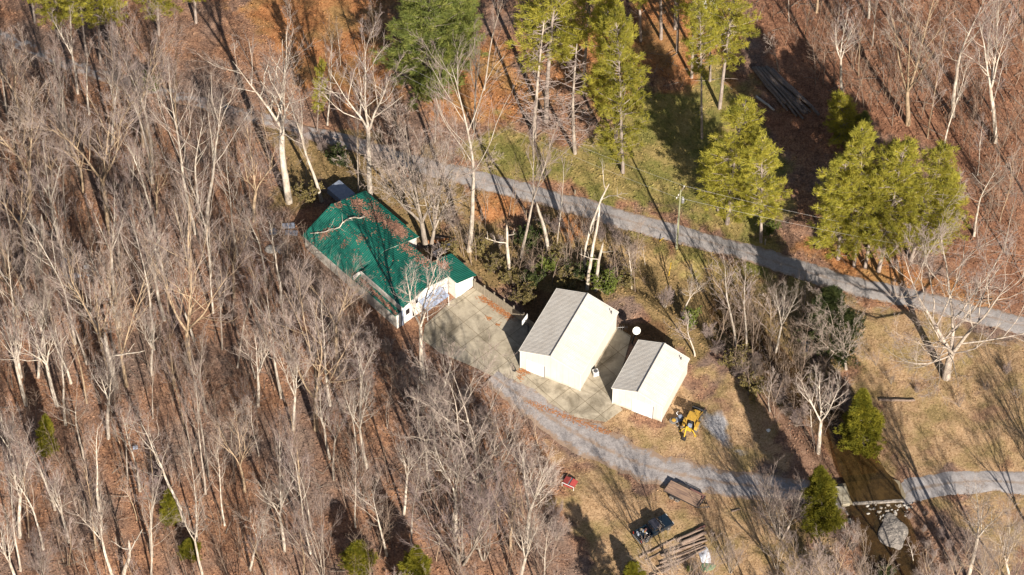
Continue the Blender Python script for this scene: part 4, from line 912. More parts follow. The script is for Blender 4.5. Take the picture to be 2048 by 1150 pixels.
def wallpoly(mb, pts, th, n):
    """vertical wall: outline points and thickness along n"""
    k = len(pts); N = Vector(n)*th; vs = [Vector(p) for p in pts]+[Vector(p)+N for p in pts]
    return mb.add(vs, [tuple(range(k)), tuple(range(2*k-1, k-1, -1))]+[(i, i+k, (i+1) % k+k, (i+1) % k) for i in range(k)])
M['roof_green'] = simple('roof_green', (.014, .15, .107), (.006, .092, .068), .9, .42, .4, st=(2.2, .5, 1))
M['roof_white'] = panel_mat('roof_white', (.60, .56, .505), (.50, .455, .40), .5, .92, .25, .5, False)
M['siding'] = simple('siding', (.80, .76, .69), (.70, .65, .57), .7, .7)
HA = math.radians(-47.44); HO = P(664, 410.5, 5.2); HO[2] = 0
def hl(u, v): return (HO[0]+u*math.cos(HA)-v*math.sin(HA), HO[1]+u*math.sin(HA)+v*math.cos(HA))
h = thing('house', 'long white house with green metal roof strewn with leaves and branches', 'house', (HO[0], HO[1], 0), HA)
mb = MB()
mb.add([(0, -5.35, -.3), (11.2, -5.35, -.3), (11.2, 6.2, -.3), (0, 6.2, -.3), (0, -5.35, 2.85), (11.2, -5.35, 2.85), (11.2, 6.2, 2.95), (0, 6.2, 2.95), (0, 0, 5.08), (11.2, 0, 5.08)],
       [(0, 1, 5, 4), (2, 3, 7, 6), (1, 2, 6, 9, 5), (3, 0, 4, 8, 7), (0, 3, 2, 1)])
mb.build('wall', M['dirty_white'], h)
mb = MB(); mb.add([(11.22, -5.33, -.3), (20.05, -5.33, -.3), (20.05, -5.33, 2.72), (11.22, -5.33, 2.72)], [(0, 1, 2, 3)]); mb.build('side_wall', M['dirty_white'], h)
mb = MB(); wallpoly(mb, [(20.05, -5.34, -.3), (20.05, 4.25, -.3), (20.05, 4.25, 3.62), (20.05, 0, 4.66), (20.05, -4.25, 3.85), (20.05, -4.3, 2.95), (20.05, -5.34, 2.72)], .12, (-1, 0, 0))
mb.build('front_wall', M['siding'], h)
mb = MB(); mb.box((15.63, -4.32, 3.36), (8.8, .12, 1.3)); mb.build('parapet', M['dirty_white'], h)
mb = MB(); mb.box((11.0, -4.9, 3.1), (.3, 1.2, .9)); mb.build('end_parapet', M['siding'], h)
mb = MB(); corr(mb, (-.2, -5.62, 2.84), (11.4, -5.62, 2.84), (11.4, .0, 5.22), (-.2, 0, 5.22), .30, .05); corr(mb, (-.35, 6.5, 2.98), (11.4, 6.5, 2.98), (11.4, .0, 5.22), (-.2, 0, 5.22), .30, .05)
mb.build('main_roof', M['roof_green'], h)
mb = MB(); mb.box((5.6, 0, 5.26), (11.6, .34, .07)); mb.build('ridge_cap', M['roof_green'], h)
mb = MB(); corr(mb, (11.25, -4.24, 3.9), (20.2, -4.24, 3.9), (20.2, 0, 4.78), (11.25, 0, 4.78), .30, .05); corr(mb, (11.25, 4.3, 3.72), (20.2, 4.3, 3.72), (20.2, 0, 4.78), (11.25, 0, 4.78), .30, .05)
mb.build('front_roof', M['roof_green'], h)
mb = MB(); corr(mb, (11.1, -5.45, 2.74), (19.9, -5.45, 2.74), (19.9, -4.4, 3.0), (11.1, -4.4, 3.0), .30, .05); mb.build('lean_roof', M['roof_green'], h)
mb = MB(); corr(mb, (16.6, 8.05, 2.62), (22.0, 8.05, 2.62), (22.0, 4.35, 3.86), (16.6, 4.35, 3.86), .30, .05); mb.build('garage_roof', M['roof_green'], h)
mb = MB(); mb.add([(16.8, 4.4, -.3), (21.6, 4.4, -.3), (21.6, 7.8, -.3), (16.8, 7.8, -.3), (16.8, 4.4, 3.76), (21.6, 4.4, 3.76), (21.6, 7.8, 2.62), (16.8, 7.8, 2.62)],
              [(0, 1, 5, 4), (1, 2, 6, 5), (2, 3, 7, 6), (3, 0, 4, 7)]); mb.build('garage_wall', M['siding'], h)
mb = MB()
for i in range(4): mb.box((21.63, 6.15, .3+i*.53), (.06, 2.5, .51))
mb.build('garage_door', M['white_paint'], h)
for v, z, w, hh in ((-3.3, 2.2, .7, 1.1), (-2.2, 1.2, .5, 1.7), (-1.6, 3.1, .5, .9), (3.2, 1.7, .6, .9)):
    mb = MB(); mb.box((20.06, v, z), (.06, w+.2, hh+.2)); wn = mb.build('window' if hh < 1.5 else 'door', M['white_paint'], h)
    mb = MB(); mb.box((20.08, v, z), (.06, w, hh)); mb.build('pane', M['glass_dark'], wn)
mb = MB(); corr(mb, (22.0, -1.3, 2.3), (22.0, 2.9, 2.3), (20.12, 2.9, 2.85), (20.12, -1.3, 2.85), .5, .02); mb.build('porch_canopy', simple('canopy_metal', (.42, .48, .60), (.33, .38, .50), 1.5, .5), h)
for v in (-1.2, 2.8): mb = MB(); mb.tube([(21.9, v, -.2), (21.9, v, 2.3)], .06); mb.build('porch_post', M['white_paint'], h)
mb = MB(); mb.box((20.12, -4.3, 1.6), (.1, .35, 3.4)); mb.build('corner_post', M['blue_grey'], h)
mb = MB(); mb.box((11.34, 3.25, 4.0), (.05, 7.0, .12), rx=-math.atan2(2.24, 6.5)); mb.box((11.34, -2.8, 3.95), (.05, 6.1, .12), rx=math.atan2(2.38, 5.62)); mb.build('rake_trim', M['dirty_white'], h)

def shed(name, label, o, ang, W, L, ze, zr, doors, dlab):
    s = thing(name, label, 'shed', (o[0], o[1], 0), ang); mb = MB()
    mb.add([(0, 0, -.2), (W, 0, -.2), (W, L, -.2), (0, L, -.2), (0, 0, ze-.04), (W, 0, ze-.04), (W, L, ze-.04), (0, L, ze-.04), (W/2, 0, zr-.06), (W/2, L, zr-.06)],
           [(0, 1, 5, 8, 4), (1, 2, 6, 5), (2, 3, 7, 9, 6), (3, 0, 4, 7), (0, 3, 2, 1)]); mb.build('wall', M['white_wall'], s)
    sl_ = (zr-ze)/(W/2); e = .18; mb = MB()
    for x0, x1 in ((-e, W/2), (W+e, W/2)): corr(mb, (x0, -.1, ze-e*sl_+.03), (x0, L+.1, ze-e*sl_+.03), (x1, L+.1, zr+.03), (x1, -.1, zr+.03), .23, .028)
    mb.build('roof', M['roof_white'], s)
    for x_, sg in ((-e-.03, -1), (W+e+.03, 1)): mb = MB(); mb.box((x_, L/2, ze-e*sl_-.03), (.09, L+.2, .12)); mb.build('gutter', M['siding'], s)
    for y_ in (-.12, L+.12):
        for sg in (-1, 1): mb = MB(); mb.box((W/2+sg*W/4, y_, (ze+zr)/2-.03), (math.hypot(W/2, zr-ze)+.3, .03, .14), ry=sg*math.atan2(zr-ze, W/2)); mb.build('rake_trim', M['siding'], s)
    mb = MB(); mb.box((W/2-.07, L/2, zr+.05), (.16, L+.24, .05), ry=-.3); mb.build('ridge_cap', M['trim_dark'], s)
    for x0, x1, hh in doors:
        mb = MB()
        for i in range(4): mb.box(((x0+x1)/2, -.03, hh*(i+.5)/4), (x1-x0, .06, hh/4-.02))
        d = mb.build('garage_door', M['white_paint'], s); mb = MB(); mb.box((x1+.05, -.04, hh/2), (.07, .08, hh)); mb.build('door_track', M['trim_dark'], d)
    for x in (0, W): mb = MB(); mb.box((x, -.015, ze/2-.1), (.14, .04, ze-.2)); mb.build('corner_trim', M['siding'], s)
    return s
S1 = shed('metal_shed', 'larger white metal shed with gable roof standing on the concrete yard', P(1041, 736), math.radians(-25.9), 9.17, 12.05, 4.05, 5.5, [(.9, 3.65, 2.5)], '')
S2 = shed('metal_shed', 'smaller white metal shed with wide front door next to the yellow backhoe', P(1225.2, 806.8), math.radians(-25.2), 7.32, 9.05, 3.6, 4.9, [(2.9, 6.0, 2.75)], '')
for s, xx, yy in ((S1, 8.7, 11.2), (S2, 6.6, 8.2)):
    mb = MB(); z = (4.05 if s is S1 else 3.6)+.25; mb.tube([(xx, yy, z-.2), (xx, yy, z+.55)], .05); mb.tube([(xx, yy, z+.5), (xx, yy, z+.6)], .09); mb.build('vent_pipe', M['dark_metal'], s)
# far white outbuilding glimpsed between the pines at the top edge
B = P(1418, 22); ob = thing('outbuilding', 'white outbuilding just visible between pines at the top edge', 'shed', tuple(B), .1)
mb = MB(); mb.add([(-1.4, 0, -.2), (1.4, 0, -.2), (1.4, 3, -.2), (-1.4, 3, -.2), (-1.4, 0, 2.2), (1.4, 0, 2.2), (1.4, 3, 2.2), (-1.4, 3, 2.2), (0, 0, 3), (0, 3, 3)], [(0, 1, 5, 8, 4), (1, 2, 6, 5), (2, 3, 7, 9, 6), (3, 0, 4, 7)]); mb.build('wall', M['white_paint'], ob)
mb = MB(); corr(mb, (-1.6, -.2, 2.15), (-1.6, 3.2, 2.15), (0, 3.2, 3.08), (0, -.2, 3.08)); corr(mb, (1.6, -.2, 2.15), (1.6, 3.2, 2.15), (0, 3.2, 3.08), (0, -.2, 3.08)); mb.build('roof', M['roof_white'], ob)
mb = MB(); mb.box((.2, -.03, 1), (.8, .06, 1.9)); mb.build('door', M['grey_wood'], ob)

# leaves lying on roofs, along the fence and in corners
def leaves(name, label, cells, mat, size=.17):
    rng = np.random.RandomState(9); V = []
    for c, n, sx, sy, fn in cells:
        for k in range(int(n*1.25)):
            p = np.array(fn(c[0]+rng.normal()*sx, c[1]+rng.normal()*sy)); a = rng.uniform(0, 6.28); s = size*rng.uniform(.5, 1.4); d = np.array([math.cos(a), math.sin(a), rng.normal()*.2])*s; e = np.array([-math.sin(a), math.cos(a), rng.normal()*.2])*s*.8
            V += [p-d, p-e, p+d, p+e]
    V = np.array(V); return tag(obj(name, mesh_np(name, V, np.arange(len(V)).reshape(-1, 4)), mat), label, 'leaves', None, 'stuff')
def onroof(u, v):
    u = min(max(u, 0), 21.8)
    if u < 11.3: v = min(max(v, -5.5), 6.3); z = 5.22-abs(v)*(.424 if v < 0 else .345)
    elif v > 4.4: u = max(u, 16.8); v = min(v, 7.9); z = 3.86-(v-4.35)*.335
    elif v < -4.35: v = max(v, -5.3); u = min(u, 19.8); z = 2.75+(v+5.45)*.25
    else: u = min(u, 20); z = 4.78-abs(v)*(.207 if v < 0 else .247)
    x_, y_ = hl(u, v); return (x_, y_, z+.075)
leaves('roof_leaves', 'reddish dead leaves lying in patches on the green roof',
       [((u, v), n, a, b, onroof) for u, v, n, a, b in ((1.3, 3.6, 220, .6, .6), (3.6, 2.9, 200, .9, .4), (5.4, 4.3, 340, 1.2, .6), (7.6, 4.5, 300, 1., .5), (9.6, 4.6, 240, .7, .6), (8.5, 5.5, 120, 1., .3), (3.0, 5.3, 100, .7, .5),
        (2.4, -3.4, 170, .35, .7), (.6, .6, 70, .5, .5), (7.2, -.9, 60, .4, .4), (6, -2.9, 40, .3, .3), (4.5, -1.6, 30, 1.2, .6), (8.3, -3.2, 30, 1., .6), (12.5, 3.2, 160, .8, .6), (15.5, 3.4, 200, 1.2, .6), (18, 5.2, 180, .6, .5), (6, 1, 60, 3, 1.5), (14, -2, 70, 3, 1.5))]
       + [((11.8+i*.45, -4.75-.02*i), 26, .3, .14, onroof) for i in range(18)], M['leaf_litter'], .095)
def onyard(px, py):
    B = P(px, py); return (B[0], B[1], max(gz(B[0], B[1]), .05)+.03)
leaves('yard_leaves', 'orange dead leaves drifted along the fence and the shed corner',
       [((965+7.2*i, 596+5.0*i), 60, 5, 3, onyard) for i in range(9)]+[((1047, 742), 150, 7, 4, onyard), ((1040, 755), 40, 3, 4, onyard), ((978, 637), 40, 4, 2, onyard), ((995, 650), 25, 3, 1.5, onyard)]
       + [((1060+12*i, 806+4.6*i), 40, 7, 2.5, onyard) for i in range(14)], M['leaf_orange'], .085)

# ------------------------------------------------------------------ fence, pole, wires, yard things
a, b = P(947, 576), P(1047, 646); d = b-a; fl = np.hypot(d[0], d[1]); fa = math.atan2(d[1], d[0])
f = thing('fence', 'weathered wooden board fence between garage and big shed', 'fence', tuple(a), fa)
mb = MB(); rr = random.Random(3); n = int(fl/.16)
for i in range(n): mb.box((.08+i*fl/n, rr.uniform(-.015, .015), .9+rr.uniform(-.03, .03)), (fl/n-.015, .03, 1.8))
mb.build('board_panel', M['grey_wood'], f)
mb = MB(); [mb.box((fl/2, .05, z), (fl, .06, .1)) for z in (.4, 1.4)]; mb.build('rail', M['grey_wood'], f)
for i in range(6): mb = MB(); mb.box((.2+i*(fl-.3)/5, .12, 1.0), (.16, .16, 2.3)); mb.build('post', M['grey_wood'], f)
a2, b2 = P(1047, 646), P(1072, 662); d = b2-a2; f2 = thing('fence', 'short dark end of the board fence in the shadow of the big shed', 'fence', tuple(a2), math.atan2(d[1], d[0])); l2 = np.hypot(d[0], d[1]); mb = MB()
for i in range(int(l2/.16)): mb.box((.08+i*.16, 0, .8), (.145, .03, 1.6))
mb.build('board_panel', M['grey_wood'], f2); mb = MB(); mb.box((l2-.1, .1, .9), (.14, .14, 2)); mb.build('post', M['grey_wood'], f2)

PB = P(1353, 497); up = thing('utility_pole', 'wooden utility pole with grey transformer beside the gravel road', 'utility pole', (PB[0], PB[1], gz(PB[0], PB[1])))
mb = MB(); mb.tube([(0, 0, -.3), (0, 0, 6), (0.02, 0, 13)], [.17, .14, .11], 10); mb.build('pole', M['pole_green'], up)
CA = math.radians(62)
mb = MB(); mb.box((0, 0, 12.4), (2.6, .12, .14), rz=CA); mb.build('crossarm', M['grey_wood'], up)
for k in (-1.2, -.6, 1.2): mb = MB(); mb.disc_stack((k*math.cos(CA), k*math.sin(CA), 12.47), (0, 0, 1), [(0, .05), (.08, .07), (.14, .04), (.2, .06), (.24, .03)], 8); mb.build('insulator', M['white_paint'], up)
mb = MB(); mb.disc_stack((.42, -.12, 10.4), (0, 0, 1), [(0, .16), (.05, .22), (.85, .22), (.95, .15), (1.0, .05)], 14); tr = mb.build('transformer', M['steel'], up, smooth=False)
mb = MB(); mb.tube([(.42, -.12, 11.3), (.42, -.12, 11.65)], .04); mb.build('bushing', M['white_paint'], tr)
mb = MB(); mb.tube([(0, 0, 11.6), (.2, -.06, 11.6), (.42, -.12, 11.6)], .02, 5); mb.tube([(-.13, -.1, .5), (-.12, -.1, 7)], .03, 6); mb.build('conduit', M['wire'], up)
top = np.array([PB[0], PB[1], 0])
def wire(off, end, endz, z0, sag=1.2):
    s = top+[off*math.cos(CA), off*math.sin(CA), z0]; e = np.array([end[0], end[1], endz]); return [tuple(s+(e-s)*t-np.array([0, 0, 4*sag*t*(1-t)])) for t in np.linspace(0, 1, 17)]
mb = MB(); eR, eL = P(2140, 640), P(820, 250)
for off in (-1.2, 1.2): mb.tube(wire(off, eR+[off*.5, off*.5, 0], 11.6, 12.7), .013, 4); mb.tube(wire(off, eL+[off*.5, off*.5, 0], 11.6, 12.7), .012, 4)
tag(mb.build('power_line', M['wire']), 'thin power wires running along the road from the utility pole', 'power line')
for px, py, tx, ty, lab in ((1338, 541, 1343, 514, 'tall yellow marker stake on the grass below the utility pole'), (1317, 482, 1328, 475, 'short leaning yellow guy marker left of the utility pole')):
    B, H, ln = tip(px, py, tx, ty); y_ = thing('marker_stake', lab, 'marker', (B[0], B[1], gz(B[0], B[1]))); mb = MB(); mb.tube([(0, 0, -.2), (ln, 0, H)], .06); mb.build('tube', M['yellow_bright'], y_); mb = MB(); mb.tube([(ln, 0, H), (ln*1.03, 0, H*1.03)], .065); mb.build('cap', M['dark_metal'], y_)
for px, py, hh, lab in ((1530, 489, 1.2, 'short weathered post beside the clean-trunked pine at the road'), (1150, 388, .9, 'pale post stub on the lawn edge above the road')):
    B = P(px, py); mb = MB(); mb.tube([(B[0], B[1], -.2), (B[0], B[1], hh)], [.13, .11], 8); tag(mb.build('wood_post', M['grey_wood']), lab, 'post')
# satellite dish on a dark pole
B = P(1263, 686); t = thing('satellite_dish', 'white satellite dish on a dark post between the two sheds', 'satellite dish', tuple(B)); _, HD, ln = tip(1263, 686, 1272, 662)
mb = MB(); mb.tube([(0, 0, -.2), (ln, 0, HD)], [.13, .10], 8); mb.build('post', M['dark_metal'], t)
mb = MB(); ax = Vector((.15, -.75, .65)).normalized(); mb.disc_stack((ln+.05, -.2, HD+.35), ax, [(-.05, .08), (.0, .36), (.1, .55), (.13, .57), (.05, .4), (-.02, .1)], 20); mb.build('dish', M['siding'], t)
mb = MB(); mb.tube([Vector((ln, 0, HD+.05)), Vector((ln+.05, -.2, HD+.3))], .06, 6); mb.tube([Vector((ln+.05, -.2, HD-.2)), Vector((ln+.05, -.2, HD+.35))+ax*.75], .025, 5); mb.build('feed_arm', M['steel'], t)
B = P(1245, 662); t = thing('antenna', 'fallen pale television antenna on the dark ground behind the big shed', 'antenna', tuple(B)); mb = MB(); mb.tube([(0, 0, 0), (0, 0, .9)], .03); mb.build('mast', M['steel'], t)
mb = MB(); mb.tube([(-.7, 0, .8), (.7, .1, .8)], .025); [mb.tube([(x_, -.35, .8), (x_, .35, .8)], .018, 5) for x_ in (-.6, -.3, 0, .3, .6)]; mb.build('rod', M['steel'], t)
# AC unit
B = P(1191, 750); t = thing('air_conditioner', 'white outdoor air conditioner at the right wall of the big shed', 'air conditioner', (B[0], B[1], .05), .3)
mb = MB(); mb.box((0, 0, .45), (.8, .8, .86)); mb.build('cabinet', M['white_paint'], t, .06)
mb = MB(); mb.disc_stack((0, 0, .885), (0, 0, 1), [(0, .32), (.02, .32), (.025, .28)], 20); mb.build('fan_grille', M['trim_dark'], t)
mb = MB(); [mb.box((0, s*.405, .12+.09*i), (.7, .02, .03)) for i in range(9) for s in (-1, 1)]; [mb.box((s*.405, 0, .12+.09*i), (.02, .7, .03)) for i in range(9) for s in (-1, 1)]; mb.build('louvre', M['steel'], t)
# basketball hoop
B = P(1050, 668); t = thing('basketball_hoop', 'basketball hoop with white backboard in the shade left of the big shed', 'basketball hoop', (B[0], B[1], .05), math.radians(150))
mb = MB(); mb.tube([(-.5, 0, -.1), (-.5, 0, 2.6), (0, 0, 3.1)], .06); mb.build('post', M['dark_metal'], t)
mb = MB(); mb.box((.05, 0, 3.25), (.05, 1.5, .95)); bbd = mb.build('backboard', M['white_paint'], t); mb = MB()
for s in ((0, .3, .04, .5), (0, -.3, .04, .5)): mb.box((.082, s[1], 3.15), (.01, .05, .45))
mb.box((.082, 0, 3.375), (.01, .65, .05)); mb.build('target_square', M['red'], bbd)
mb = MB(); mb.tube([(.33+.23*math.cos(a_), .23*math.sin(a_), 2.95) for a_ in np.linspace(0, 6.283, 17)], .02, 6, False); mb.box((.1, 0, 2.95), (.12, .12, .06)); mb.build('rim', M['red'], t)
mb = MB(); [mb.tube([(.33+.23*math.cos(a_), .23*math.sin(a_), 2.95), (.33+.14*math.cos(a_+.3), .14*math.sin(a_+.3), 2.5)], .01, 4) for a_ in np.linspace(0, 5.8, 10)]; mb.build('net', M['white_paint'], t)
# hand truck at the shed corner
B = P(1029, 741); t = thing('hand_truck', 'small dark hand truck standing left of the big shed door', 'hand truck', (B[0], B[1], .05), .9)
mb = MB(); [mb.tube([(s*.2, 0, .05), (s*.2, .35, 1.1)], .025) for s in (-1, 1)]; [mb.tube([(-.2, .35*k, .05+1.05*k), (.2, .35*k, .05+1.05*k)], .02) for k in (.3, .6, 1)]; mb.box((0, -.12, .04), (.42, .25, .03)); mb.build('frame', M['dark_metal'], t)
for s in (-1, 1): mb = MB(); mb.disc_stack((s*.25-.03, .06, .12), (1, 0, 0), [(0, .10), (.01, .12), (.05, .12), (.06, .10)], 12); mb.build('wheel', M['black_rubber'], t)

# ------------------------------------------------------------------ vehicles
def wheel(parent, c, r, w, tyre=None, rim=None, axis=(0, 1, 0), rr=.55):
    mb = MB(); mb.disc_stack((0, -w/2, 0), axis, [(0, r*.62), (0, r*.9), (w*.12, r), (w*.88, r), (w, r*.9), (w, r*.62)], 20); t = mb.build('wheel', tyre or M['black_rubber'], parent); t.location = c
    mb = MB(); mb.disc_stack((0, -w/2-.01, 0), axis, [(0, r*rr*.3), (.02, r*rr), (w, r*rr), (w+.02, r*rr*.3)], 14); mb.build('rim', rim or M['steel'], t); return t
TP = (18.95, -41.85); t = thing('pickup_truck', 'dark pickup truck with junk in its open bed on the dry grass', 'pickup truck', (TP[0], TP[1], gz(*TP)+.02), math.radians(34.3))
mb = MB()   # lower body, hood and bed sides
prof = [(-2.68, .45), (-2.70, .95), (-2.66, 1.08), (-.62, 1.10), (-.60, .45)]
for s in (-1, 1): mb.prism([(x_, z_) for x_, z_ in prof], s*.98, s*.86) if s > 0 else mb.prism(prof, -.86, -.98)
mb.box((-1.65, 0, .56), (2.05, 1.72, .1)); mb.box((-.66, 0, .85), (.1, 1.72, .55))
mb.prism([(-.6, .40), (-.6, 1.12), (.95, 1.13), (2.35, 1.02), (2.62, .93), (2.68, .75), (2.66, .42)], .97, -.97); mb.build('body', M['truck_paint'], t, .04)
mb = MB(); mb.box((-2.68, 0, .78), (.07, 1.7, .58)); tg = mb.build('tailgate', M['truck_paint'], t, .02); mb = MB(); mb.box((-2.725, 0, .95), (.02, .3, .07)); mb.build('handle', M['steel'], tg)
mb = MB(); mb.prism([(-.58, 1.12), (-.42, 1.72), (-.25, 1.80), (.55, 1.79), (.72, 1.72), (1.32, 1.13)], .84, -.84); mb.build('cab', M['truck_paint'], t, .05)
mb = MB(); mb.box((.14, 0, 1.81), (1.0, 1.52, .05)); mb.build('roof', M['truck_roof'], t, .02)
g = MB(); g.add([(.745, -.72, 1.71), (.745, .72, 1.71), (1.3, .80, 1.165), (1.3, -.80, 1.165)], [(0, 3, 2, 1)]); g.build('windshield', M['glass_dark'], t)
g = MB(); g.add([(-.60, -.72, 1.2), (-.60, .72, 1.2), (-.455, .66, 1.68), (-.455, -.66, 1.68)], [(0, 3, 2, 1)]); g.build('rear_window', M['glass_dark'], t)
for s in (-1, 1): g = MB(); g.add([(-.35, s*.853, 1.2), (1.1, s*.853, 1.2), (.66, s*.853, 1.68), (-.28, s*.853, 1.68)], [(0, 1, 2, 3)]); g.build('side_window', M['glass_dark'], t)
for s in (-1, 1):
    for x_ in (-1.75, 1.75): wheel(t, (x_, s*.88, .37), .37, .26)
    mb = MB(); mb.box((-2.70, s*.88, .86), (.06, .16, .40)); mb.build('taillight', M['lamp_red'], t, .01)
    mb = MB(); mb.box((2.66, s*.75, .80), (.06, .36, .16)); mb.build('headlight', M['white_paint'], t, .01)
    mb = MB(); mb.box((.95, s*1.05, 1.25), (.12, .2, .16)); mb.build('mirror', M['dark_metal'], t, .02)
    mb = MB(); mb.prism([(x_+(-1.75 if k_ == 0 else 1.75), z_) for x_, z_ in ()], 0, 0) if False else None
mb = MB(); mb.box((-2.80, 0, .50), (.14, 1.8, .16)); mb.build('rear_bumper', M['steel'], t, .03); mb = MB(); mb.box((2.72, 0, .52), (.14, 1.85, .2)); mb.build('front_bumper', M['dark_metal'], t, .03)
mb = MB(); mb.tube([(1.28, -.75, 1.19), (.98, -.1, 1.5)], .02, 5); mb.tube([(1.3, .0, 1.19), (.95, .5, 1.53)], .02, 5); mb.build('wiper', M['steel'], t)
def tl(x_, y_, z_): c, s = math.cos(math.radians(34.3)), math.sin(math.radians(34.3)); return (TP[0]+x_*c-y_*s, TP[1]+x_*s+y_*c, gz(*TP)+z_+.02)
rng = np.random.RandomState(4)
def lumpy(name, c, r, mat, label, cat, sq=(1, 1, .6), seed=0, n=3, amp=.10):
    import bmesh
    bm = bmesh.new(); bmesh.ops.create_icosphere(bm, subdivisions=n, radius=1); q = np.random.RandomState(seed); ph = q.uniform(0, 6.28, (6,)); k = q.normal(size=(6, 3))*1.6
    for v in bm.verts: f_ = 1+amp*sum(math.sin(float(k[i]@np.array(v.co))*1.6+ph[i]) for i in range(6)); v.co = Vector((v.co.x*f_*r*sq[0], v.co.y*f_*r*sq[1], max(v.co.z*f_*r*sq[2], -r*sq[2]*.35)))
    me = bpy.data.meshes.new(name); bm.to_mesh(me); bm.free(); o = obj(name, me, mat); o.location = c; return tag(o, label, cat)
lumpy('sack', tl(-2.3, .45, .72), .36, M['tarp_grey'], 'pale grey sack at the tailgate in the pickup bed', 'sack', seed=1)
jp = thing('junk_heap', 'heap of coloured junk piled behind the cab in the pickup bed', 'junk', tl(-1.35, .35, .62))
for i, (m_, dx, dy, dz, s) in enumerate((('tarp_grey', 0, 0, .2, .3), ('rust', .25, .2, .25, .22), ('yellow', .1, -.2, .35, .14), ('tarp_white', .35, -.35, .22, .16), ('grey_wood', -.3, .2, .2, .25), ('red', .2, -.1, .42, .1))):
    mb = MB(); mb.box((dx, dy, dz), (s*1.6, s, s), rz=i*.7, rx=.3*i); mb.build('junk_piece', M[m_], jp, .02)

# trailer
c = P(1369, 988, .75); t = thing('flatbed_trailer', 'flatbed trailer with brown plank deck and rusty front rail', 'trailer', (c[0], c[1], gz(c[0], c[1])+.01), math.radians(-31.7))
mb = MB(); rr = random.Random(8)
for i in range(9): mb.box((0, -.88+i*.22, .75), (5.3+rr.uniform(-.04, .04), .205, .05))
mb.build('deck', simple('deck_planks', (.42, .275, .18), (.13, .085, .075), 1.6, .9, st=(.3, 2.6, 1)), t)
mb = MB(); [mb.box((0, s*1.02, .72), (5.4, .07, .14)) for s in (-1, 1)]; [mb.box((x_, 0, .66), (.08, 2.0, .1)) for x_ in (-2.6, -1.3, 0, 1.3, 2.66)]; mb.build('frame', M['dark_metal'], t)
mb = MB(); mb.tube([(2.65, -.9, .66), (3.75, 0, .6)], .06, 6); mb.tube([(2.65, .9, .66), (3.75, 0, .6)], .06, 6); mb.box((3.82, 0, .6), (.3, .12, .12)); mb.tube([(3.6, 0, 0), (3.6, 0, .9)], .04, 6); mb.build('tongue', M['dark_metal'], t)
mb = MB(); mb.box((2.68, 0, 1.02), (.07, 2.05, .08)); [mb.box((2.68, y_, .88), (.06, .06, .3)) for y_ in (-1, -.33, .33, 1)]; mb.build('front_rail', M['dark_metal'], t)
mb = MB(); mb.tube([(.3, 1.05, 1.05), (2.66, 1.05, 1.05)], .05, 6); mb.tube([(.5, .98, .93), (2.66, .98, .93)], .05, 6); [mb.tube([(x_, 1.05, .7), (x_, 1.05, 1.05)], .035, 6) for x_ in (.4, 1.5, 2.5)]; mb.build('side_rail', M['rust'], t)
for s in (-1, 1):
    for x_ in (-1.35, -.5): wheel(t, (x_, s*1.17, .33), .33, .22, M['dust_rubber'], M['dark_metal'])
    mb = MB(); mb.prism([(-1.85, .55), (-1.6, .74), (-.25, .74), (.0, .55), (.0, .60), (-.25, .79), (-1.6, .79), (-1.85, .60)], s*1.06, s*1.32); mb.build('fender', M['dark_metal'], t)
mb = MB(); mb.box((2.45, .72, .86), (.25, .35, .18)); mb.build('tool_box', M['rust'], t)

# backhoe loader
c = P(1386, 842, .9); t = thing('backhoe_loader', 'yellow backhoe loader parked at the right side of the small shed', 'backhoe', (c[0], c[1], gz(c[0], c[1])), math.radians(66)); Y1, Y2 = M['yellow'], M['yellow_bright']
mb = MB(); mb.box((-.2, 0, .72), (3.0, .7, .3)); mb.build('chassis', M['dark_metal'], t)
mb = MB(); mb.prism([(.35, .85), (.35, 1.42), (1.65, 1.30), (1.78, 1.1), (1.78, .75), (.6, .75)], .40, -.40); hd = mb.build('hood', Y1, t, .04); mb = MB(); mb.tube([(.9, .25, 1.3), (.9, .25, 1.9)], .045, 8); mb.build('exhaust', M['dark_metal'], hd)
mb = MB(); mb.box((1.79, 0, 1.0), (.04, .6, .4)); mb.build('grille', M['dark_metal'], hd)
mb = MB(); mb.box((-.38, 0, 2.42), (1.45, 1.35, .08)); mb.build('canopy', Y1, t, .03)
for x_ in (-1.0, .25):
    for y_ in (-.6, .6): mb = MB(); mb.box((x_, y_, 1.65), (.07, .07, 1.5)); mb.build('canopy_post', Y1, t)
mb = MB(); mb.box((-.55, 0, 1.25), (.45, .5, .14)); mb.box((-.35, 0, 1.5), (.1, .5, .5)); mb.build('seat', M['black_rubber'], t, .03)
mb = MB(); mb.box((-1.2, 0, 1.3), (.35, .55, .5)); mb.build('control_console', M['blue_grey'], t, .03)
for s in (-1, 1):
    wheel(t, (-.72, s*.92, .66), .66, .40, M['dust_rubber'], Y1); wheel(t, (1.25, s*.74, .42), .42, .28, M['dust_rubber'], Y1)
    mb = MB(); mb.prism([(-1.4, .95), (-1.2, 1.36), (-.3, 1.40), (-.05, 1.2), (-.05, 1.26), (-.3, 1.46), (-1.22, 1.42), (-1.45, .98)], s*.68, s*1.14); mb.build('fender', Y1, t)
    mb = MB(); mb.tube([(.25, s*.58, 1.45), (1.3, s*.58, 1.2), (2.2, s*.58, .55)], .09, 6); mb.box((.25, s*.55, 1.1), (.18, .1, .8)); mb.build('loader_arm', Y1, t)
    mb = MB(); mb.tube([(-1.5, s*.5, .9), (-1.75, s*1.05, .25)], .07, 6); mb.box((-1.77, s*1.08, .14), (.3, .3, .06)); mb.build('stabilizer', Y2, t)
mb = MB(); mb.prism([(2.15, .30), (2.15, .95), (2.25, 1.0), (2.35, .6), (2.95, .28), (2.95, .2), (2.3, .2)], .95, -.95); mb.build('bucket', M['black_rubber'], t, .02)
